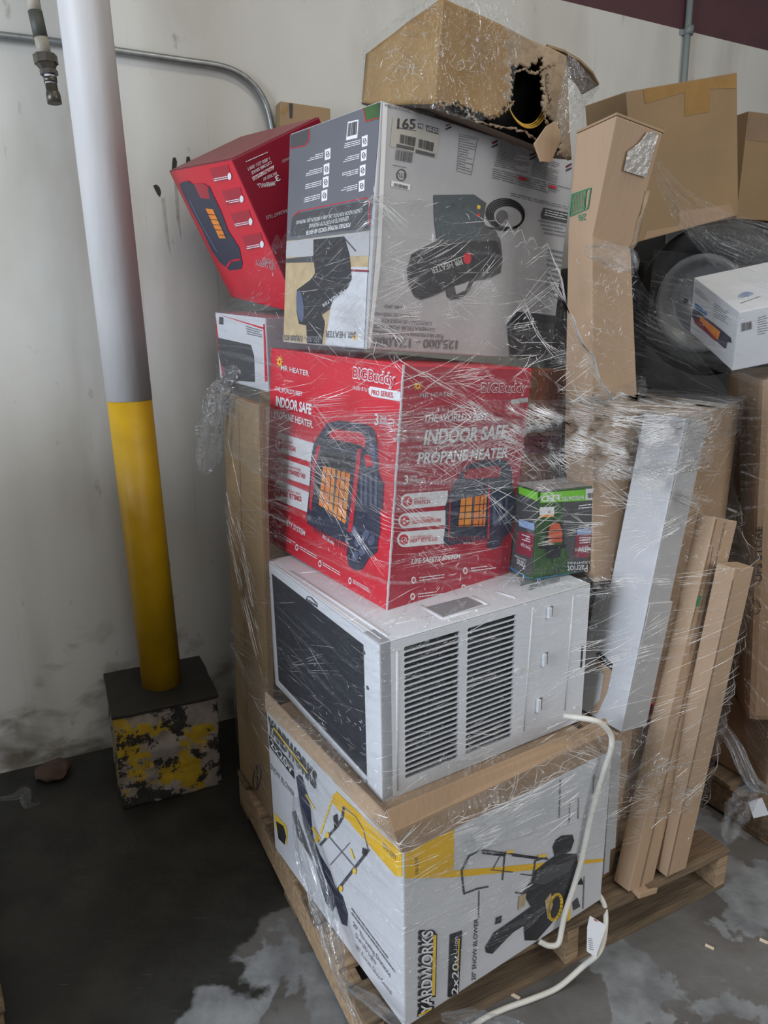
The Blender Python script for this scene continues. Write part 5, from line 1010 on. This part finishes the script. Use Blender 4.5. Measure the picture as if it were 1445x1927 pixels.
NA = 300; Z0, Z1, DZ = 0.16, 1.92, 0.02; NZ = int((Z1 - Z0) / DZ)
Rr = []
for j in range(NZ + 1):
    z = Z0 + j * DZ; P = [(round(p.x, 4), round(p.y, 4)) for p in LOAD if abs(p.z - z) < 0.035]
    H = hull(P); Rr.append([support(H, 2 * math.pi * k / NA) for k in range(NA)])
def wrapz(z):
    j = min(max((z - Z0) / DZ, 0), NZ - 1e-6); return int(j), j - int(j)
def fpoint(k, z, off):
    j, t = wrapz(z); k0 = int(math.floor(k)); kt = k - k0
    g = lambda jj, kk: Rr[jj][kk % NA]
    r = (g(j, k0) * (1 - kt) + g(j, k0 + 1) * kt) * (1 - t) + (g(j + 1, k0) * (1 - kt) + g(j + 1, k0 + 1) * kt) * t
    a = 2 * math.pi * k / NA; r += off
    return Vector((CEN.x + math.cos(a) * r, CEN.y + math.sin(a) * r, z))
def topz(k):   # top hem of the wrap
    a = (k / NA * 360) % 360   # 180..270 left, 270..360 right
    pts = [(0, 1.42), (120, 1.66), (150, 1.74), (180, 1.82), (215, 1.85), (245, 1.86), (262, 1.86), (290, 1.79), (305, 1.76), (316, 1.60), (330, 1.44), (360, 1.40)]
    for (a0, z0), (a1, z1) in zip(pts, pts[1:]):
        if a0 <= a <= a1: t = (a - a0) / (a1 - a0); return z0 + (z1 - z0) * t + 0.012 * math.sin(a * 0.9)
def botz(k):
    a = (k / NA * 360) % 360
    pts = [(0, 0.32), (180, 0.24), (235, 0.20), (262, 0.20), (275, 0.22), (300, 0.32), (325, 0.36), (360, 0.32)]
    for (a0, z0), (a1, z1) in zip(pts, pts[1:]):
        if a0 <= a <= a1: t = (a - a0) / (a1 - a0); return z0 + (z1 - z0) * t + 0.01 * math.sin(a * 0.35)
root = empty('stretch_wrap', Matrix.Translation((CEN.x, CEN.y, 0.14))); tag(root, 'clear stretch film wound round the whole stack of boxes on the pallet', 'stretch film'); O = Vector((CEN.x, CEN.y, 0.14))
def wrap_layer(name, m, off, zlo, zhi, seed, nz=110, amp=0.0035):
    bm = bmesh.new(); uvl = bm.loops.layers.uv.new('UVMap'); V = []
    for k in range(NA + 1):
        row = []; z0, z1 = zlo(k), zhi(k)
        for j in range(nz + 1):
            z = z0 + (z1 - z0) * j / nz; p = fpoint(k, z, off)
            n = noise.noise(Vector((k * 0.10, z * 22 + seed, seed))) * amp + noise.noise(Vector((k * 0.5, z * 7, seed + 5))) * amp * 0.6
            d = (p - Vector((CEN.x, CEN.y, z))).normalized(); row.append((bm.verts.new(p + d * n - O), k / NA * 3.6, z))
        V.append(row)
    for k in range(NA):
        for j in range(nz):
            q = (V[k][j], V[k + 1][j], V[k + 1][j + 1], V[k][j + 1]); f = bm.faces.new([x[0] for x in q]); f.smooth = True
            for lp, x in zip(f.loops, q): lp[uvl].uv = (x[1], x[2])
    return link(name, bm, m, root)
wrap_layer('film_layer', FILM, 0.012, botz, topz, 1)
# denser bands
band = lambda c, h, sl=0.0, am=0.02: ((lambda k: c + sl * math.sin(k / NA * 2 * math.pi + 0.6) + am * math.sin(k * 0.06) - h), (lambda k: c + sl * math.sin(k / NA * 2 * math.pi + 0.6) + am * math.sin(k * 0.06 + 1) + h))
lo, hi = band(1.36, 0.10, 0.05); wrap_layer('film_band', FILMB, 0.018, lo, hi, 9, 34, 0.006)
lo, hi = band(0.60, 0.09, 0.03); wrap_layer('film_band', FILM, 0.017, lo, hi, 13, 30, 0.006)
# fold strands drawn along the wrap
bm = bmesh.new(); rnd = random.Random(11)
def strand(k0, k1, z0, z1, r, off, steps=None):
    n = steps or max(4, int(abs(k1 - k0) / 2)); pts = []
    for i in range(n + 1):
        t = i / n; k = k0 + (k1 - k0) * t; z = z0 + (z1 - z0) * t; z = max(min(z, topz(k) - 0.003), botz(k) + 0.003); pts.append(fpoint(k, z, off) - O)
    tube(bm, pts, [r * (0.25 + 0.75 * math.sin(math.pi * (i + 0.4) / (n + 0.8))) for i in range(n + 1)], 5, 0, False)
for i in range(400):   # angle index: 150..225 is the left side, 225..300 the right side
    k0 = rnd.uniform(150, 285); L_ = rnd.uniform(6, 34); z = rnd.choice((rnd.gauss(1.36, 0.08), rnd.gauss(1.68, 0.09), rnd.uniform(0.4, 1.8), rnd.gauss(0.62, 0.07)))
    sl = rnd.choice((rnd.uniform(-0.0015, 0.0015), rnd.uniform(-0.006, 0.006), 0.004)); strand(k0, k0 + L_, z, z + sl * L_, rnd.uniform(0.0003, 0.0009), 0.019 + rnd.uniform(0, 0.004))
for i in range(90):   # bundles of parallel folds
    k0 = rnd.uniform(170, 280); L_ = rnd.uniform(8, 30); z = rnd.choice((rnd.gauss(1.37, 0.07), rnd.gauss(1.65, 0.08), rnd.uniform(0.35, 1.75))); sl = rnd.choice((0.001, -0.002, 0.005, -0.007))
    for j in range(rnd.randint(3, 8)): strand(k0 + rnd.uniform(-2, 2), k0 + L_ * rnd.uniform(0.6, 1.1), z + j * 0.006, z + j * 0.005 + sl * L_, rnd.uniform(0.0003, 0.0008), 0.020)
for i in range(120): k0 = rnd.uniform(222, 250); strand(k0, k0 + rnd.uniform(20, 45), rnd.gauss(1.40, 0.05), rnd.gauss(1.33, 0.06), rnd.uniform(0.0004, 0.0010), 0.021)
link('fold_lines', bm, FOLD, root, True)['kind'] = 'stuff'
def onwrap(px, py):   # where the sight line first meets the wrap
    d = ray(px, py); t = 0.8
    while t < 3.0:
        p = CAM + d * t
        if Z0 < p.z < Z1 - 0.03:
            v = Vector((p.x, p.y)) - CEN; k = (math.atan2(v.y, v.x) % (2 * math.pi)) / (2 * math.pi) * NA; q = fpoint(k, p.z, 0.019)
            if (Vector((q.x, q.y)) - CEN).length >= v.length: return q
        t += 0.006
    return None
def glints(bm, where, cx, cy, sx, sy, n, ln, ang=None, org=Vector((0, 0, 0)), rr=(0.0003, 0.0008)):
    for _ in range(n):
        x, y = rnd.gauss(cx, sx * 0.5), rnd.gauss(cy, sy * 0.5); a = rnd.uniform(0, math.pi) if ang is None else ang + rnd.gauss(0, 0.35); L_ = ln * rnd.uniform(0.4, 1.3); bend = rnd.uniform(-0.8, 0.8); pts = []
        for i in range(5):
            p = where(x, y); 
            if p is None: break
            pts.append(p - org); x += math.cos(a) * L_ / 4; y += math.sin(a) * L_ / 4; a += bend * 0.4
        if len(pts) == 5 and max((pts[i] - pts[i + 1]).length for i in range(4)) < 0.03:
            r = rnd.uniform(*rr); tube(bm, pts, [r * 0.3, r, r * 1.2, r, r * 0.3], 5, 0, False)
bm = bmesh.new()  # pale tubes along film creases, standing in for glints
for c in ((1150, 520, 60, 60, 70, 14), (1150, 640, 60, 130, 60, 14), (1320, 800, 70, 60, 80, 14), (640, 1330, 80, 110, 70, 11), (650, 1020, 70, 60, 60, 9), (860, 520, 120, 110, 60, 15), (1000, 620, 90, 70, 60, 13),
          (1210, 1450, 100, 60, 70, 16), (1290, 1500, 50, 60, 50, 14), (715, 1510, 40, 50, 30, 9), (1330, 1000, 50, 80, 50, 14), (860, 1070, 80, 50, 30, 16), (600, 530, 60, 100, 50, 14), (500, 560, 60, 60, 30, 16), (702, 480, 12, 170, 50, 10), (1000, 1090, 60, 30, 30, 14), (860, 1420, 120, 70, 40, 14)):
    glints(bm, onwrap, *c, org=O)
for c in ((900, 800, 120, 70, 70, 60), (1080, 880, 120, 50, 60, 70), (880, 720, 110, 30, 40, 60)): glints(bm, onwrap, *c, ang=0.05, org=O)
def bundle(bm, p0, p1, n, s0, s1, rr=(0.0003, 0.0009), org=O):
    for _ in range(n):
        a, c = Vector(p0) + Vector((rnd.gauss(0, 4), rnd.gauss(0, s0))), Vector(p1) + Vector((rnd.gauss(0, 4), rnd.gauss(0, s1))); t0, t1 = sorted((rnd.random(), rnd.random()))
        if t1 - t0 < 0.2: t1 = min(1, t0 + 0.35)
        pts = [onwrap(*(a.lerp(c, t0 + (t1 - t0) * i / 8))) for i in range(9)]
        if any(p is None for p in pts) or max((pts[i] - pts[i + 1]).length for i in range(8)) > 0.09: continue
        r = rnd.uniform(*rr); tube(bm, [p - org for p in pts], [r * 0.3] + [r] * 7 + [r * 0.3], 5, 0, False)
bundle(bm, (1080, 850), (1400, 985), 45, 10, 14); bundle(bm, (1050, 875), (1385, 770), 45, 14, 16); bundle(bm, (790, 720), (1080, 870), 45, 30, 14); bundle(bm, (960, 1010), (1215, 990), 30, 26, 26)
bundle(bm, (1130, 1500), (1330, 1480), 40, 40, 34); bundle(bm, (1010, 1390), (1330, 1500), 30, 26, 26); bundle(bm, (960, 1120), (1390, 1080), 30, 12, 12); bundle(bm, (980, 1230), (1230, 1190), 24, 50, 50); bundle(bm, (420, 930), (500, 1250), 26, 60, 60); bundle(bm, (800, 1600), (1130, 1440), 30, 30, 30)
link('crease_glints', bm, FOLD, root, True)['kind'] = 'stuff'

def patch(name, grid, m, parent=None, nu=60, nv=24, amp=0.01, seed=0, uvs=(1.0, 0.3), freq=14, org=None, label=None, cat=None, stretchy=5):
    """smooth sheet through a small grid of 3D control points, with wrinkles"""
    bm = bmesh.new(); uvl = bm.loops.layers.uv.new('UVMap'); org = org or grid[0][0]; gu, gv = len(grid) - 1, len(grid[0]) - 1; V = []
    for i in range(nu + 1):
        u = i / nu * gu; iu = min(int(u), gu - 1); fu = u - iu; fu = fu * fu * (3 - 2 * fu) * 0.4 + fu * 0.6; row = []
        for j in range(nv + 1):
            v = j / nv * gv; iv = min(int(v), gv - 1); fv = v - iv
            p = (grid[iu][iv] * (1 - fu) + grid[iu + 1][iv] * fu) * (1 - fv) + (grid[iu][iv + 1] * (1 - fu) + grid[iu + 1][iv + 1] * fu) * fv
            n = noise.noise(Vector((i / nu * stretchy, j / nv * freq, seed))) * amp + noise.noise(Vector((i / nu * stretchy * 4, j / nv * freq * 1.5, seed + 9))) * amp * 0.4
            d = (CAM - p).normalized(); row.append((bm.verts.new(p + d * n - org), i / nu * uvs[0], j / nv * uvs[1]))
        V.append(row)
    for i in range(nu):
        for j in range(nv):
            q = (V[i][j], V[i + 1][j], V[i + 1][j + 1], V[i][j + 1]); f = bm.faces.new([x[0] for x in q]); f.smooth = True
            for lp, x in zip(f.loops, q): lp[uvl].uv = (x[1], x[2])
    if parent is None:
        o = link(name, bm, m, M=Matrix.Translation(org)); tag(o, label, cat)
    else: o = link(name, bm, m, parent)
    return o
A_ = aty
# film over the torn top carton: left side, front and the bunched flap at its right
Ot = pC
g = [[A_(676, 205, 1.83), A_(684, 88, 1.83)], [A_(745, 200, 1.70), A_(750, 30, 1.70)], [A_(812, 205, 1.585), A_(826, -18, 1.585)], [A_(900, 232, 1.66), A_(905, -15, 1.66)], [A_(960, 200, 1.70), A_(985, 50, 1.71)]]
fs_ = patch('film_sheet', g, FILMC, None, 70, 40, 0.007, 3, (0.6, 0.25), 5, label='crinkled clear film over the left and front of the torn top carton', cat='stretch film', stretchy=9)
nl = (pL - pC).cross(pCt - pC).normalized(); nl = nl if nl.dot(CAM - pC) > 0 else -nl
bm = bmesh.new()  # more pale tubes drawn as glints on the crinkled sheet
glints(bm, lambda x, y: onplane(x, y, pC + nf * 0.014, nf), 890, 70, 110, 110, 110, 18, org=g[0][0]); glints(bm, lambda x, y: onplane(x, y, pC + nl * 0.012, nl), 752, 110, 70, 80, 110, 18, org=g[0][0])
glints(bm, lambda x, y: onplane(x, y, pC + nf * 0.014, nf), 822, 90, 8, 120, 40, 14, org=g[0][0])
link('crease_glints', bm, FOLD, fs_, True)['kind'] = 'stuff'
g = [[A_(1040, 250, 1.80), A_(1068, 95, 1.80)], [A_(1060, 262, 1.79), A_(1090, 120, 1.80)], [A_(1085, 230, 1.83), A_(1115, 150, 1.84)], [A_(1100, 200, 1.86), A_(1128, 165, 1.90)]]
patch('film_sheet', g, FILMD, None, 40, 30, 0.014, 8, (0.2, 0.2), 7, label='shiny bunched film hanging from the right end of the torn top carton', cat='stretch film', stretchy=8)
# film tent from the knot beside the bent carton down to the right shoulder of the stack
kn = A_(1190, 495, 1.74)
g = [[A_(1112, 445, 1.69), A_(1112, 560, 1.69), A_(1112, 700, 1.69)], [A_(1196, 500, 1.74), A_(1215, 620, 1.76), A_(1225, 730, 1.76)], [A_(1200, 520, 1.80), A_(1290, 660, 1.84), A_(1300, 760, 1.80)], [A_(1202, 530, 1.85), A_(1370, 735, 1.78), A_(1396, 770, 1.74)]]
patch('film_tent', g, FILM, None, 70, 60, 0.012, 21, (0.5, 0.5), 9, label='film stretched from the bent brown carton down to the right shoulder of the stack', cat='stretch film')
# bunched strand of film from the second load
g = [[A_(1232, 290, 1.98), A_(1228, 330, 1.98)], [A_(1290, 350, 1.96), A_(1270, 420, 1.96)], [A_(1370, 400, 1.94), A_(1340, 500, 1.94)], [A_(1460, 425, 1.92), A_(1460, 560, 1.92)]]
patch('film_sheet', g, FILMB, None, 70, 30, 0.02, 31, (0.7, 0.25), 8, label='band of film slanting down across the large flat carton at the right', cat='stretch film')
g = [[A_(1230, 470, 1.92), A_(1215, 640, 1.92)], [A_(1330, 480, 1.86), A_(1330, 690, 1.86)], [A_(1460, 520, 1.84), A_(1460, 740, 1.84)]]
patch('film_sheet', g, FILM, None, 50, 40, 0.012, 37, (0.5, 0.4), 9, label='thin film drawn over the wheel and the white picture carton', cat='stretch film')
g = [[A_(1388, 690, 1.90), A_(1394, 1000, 1.90), A_(1402, 1400, 1.90)], [A_(1470, 700, 1.84), A_(1475, 1000, 1.84), A_(1480, 1540, 1.84)]]
patch('film_sheet', g, FILM, None, 40, 80, 0.012, 41, (0.2, 0.9), 16, label='film wrapped round the brown lettered carton at the right edge', cat='stretch film')
def rope(name, pts, rs, m, label, seed=0, folds=7, parent=None, amp=0.35):
    bm = bmesh.new(); uvl = bm.loops.layers.uv.new('UVMap'); P = spline(pts, 10); n = len(P); org = P[0].copy(); seg_ = 26; rings = []
    up = Vector((0, 1, 0.2)).normalized()
    for i, p in enumerate(P):
        t = (P[min(i + 1, n - 1)] - P[max(i - 1, 0)]).normalized(); s = t.cross(up).normalized(); u = s.cross(t)
        ri = i / (n - 1) * (len(rs) - 1); a = int(min(ri, len(rs) - 2)); r = rs[a] + (rs[a + 1] - rs[a]) * (ri - a)
        ring = []
        for k in range(seg_):
            th = 2 * math.pi * k / seg_; rr = r * (1 + amp * math.sin(th * folds + i * 0.22) + amp * 0.8 * noise.noise(Vector((math.cos(th) * 2, math.sin(th) * 2, i * 0.25 + seed))))
            ring.append((bm.verts.new(p + (s * math.cos(th) + u * math.sin(th) * 0.6) * rr - org), k / seg_ * 0.3, i / n * 0.6))
        rings.append(ring)
    for a, b_ in zip(rings, rings[1:]):
        for k in range(seg_):
            q = (a[k], a[(k + 1) % seg_], b_[(k + 1) % seg_], b_[k]); f = bm.faces.new([x[0] for x in q]); f.smooth = True
            for lp, x in zip(f.loops, q): lp[uvl].uv = (x[2] * 1, x[1])
    o = link(name, bm, m, parent, M=None if parent else Matrix.Translation(org))
    if not parent: tag(o, label, 'stretch film')
    return o
rope('film_tail', [A_(556, 1500, 1.52), A_(572, 1590, 1.48), A_(605, 1700, 1.40), A_(632, 1800, 1.33), A_(645, 1850, 1.30), A_(672, 1905, 1.26), A_(700, 1960, 1.20)], [0.006, 0.022, 0.026, 0.018, 0.010, 0.016, 0.02], FILMB, 'twisted rope of film hanging down the left side of the snow blower carton', 4)
rope('film_tail', [A_(645, 1850, 1.30), A_(700, 1885, 1.22), A_(745, 1925, 1.16), A_(800, 1960, 1.14)], [0.010, 0.018, 0.014, 0.012], FILMB, 'loose end of film drooping off the bottom left of the pallet', 9)
rope('film_tail', [A_(445, 690, 1.92), A_(415, 745, 1.95), A_(400, 800, 1.97), A_(392, 860, 1.99), A_(384, 890, 2.0)], [0.012, 0.028, 0.030, 0.028, 0.012], FILMC, 'tattered knot of film hanging off the left shoulder of the stack', 14, 9, amp=0.5)
rope('film_tail', [A_(1100, 470, 1.68), A_(1140, 478, 1.66), A_(1180, 492, 1.68), A_(1196, 510, 1.72)], [0.008, 0.020, 0.022, 0.006], FILMC, 'gathered film round the crease of the bent brown carton', 17, 7)
rope('film_tail', [A_(1345, 1345, 1.80), A_(1380, 1400, 1.72), A_(1415, 1470, 1.66), A_(1450, 1490, 1.64)], [0.010, 0.014, 0.016, 0.012], FILMB, 'taut twisted film running to the knot at the right edge', 19, 6)
rope('film_tail', [A_(1418, 1470, 1.665), A_(1398, 1510, 1.66), A_(1378, 1550, 1.65), A_(1370, 1585, 1.645)], [0.012, 0.03, 0.026, 0.008], FILMC, 'loose film end hanging from the knot at the right edge', 23, 8, amp=0.5)
rope('film_tail', [atz(-10, 1505, 0.15), atz(25, 1500, 0.15), atz(45, 1492, 0.15), atz(52, 1515, 0.12), atz(78, 1510, 0.1)], [0.006, 0.009, 0.02, 0.012, 0.003], FILMB, 'small knot of twisted film beside the far left pallet', 29, 6)
rope('film_tail', [A_(830, 1915, 1.20), A_(890, 1915, 1.20), A_(960, 1930, 1.2), A_(1020, 1950, 1.2)], [0.008, 0.02, 0.016, 0.01], FILMC, 'wrinkled film lying on the floor under the trailing cord', 33, 8)
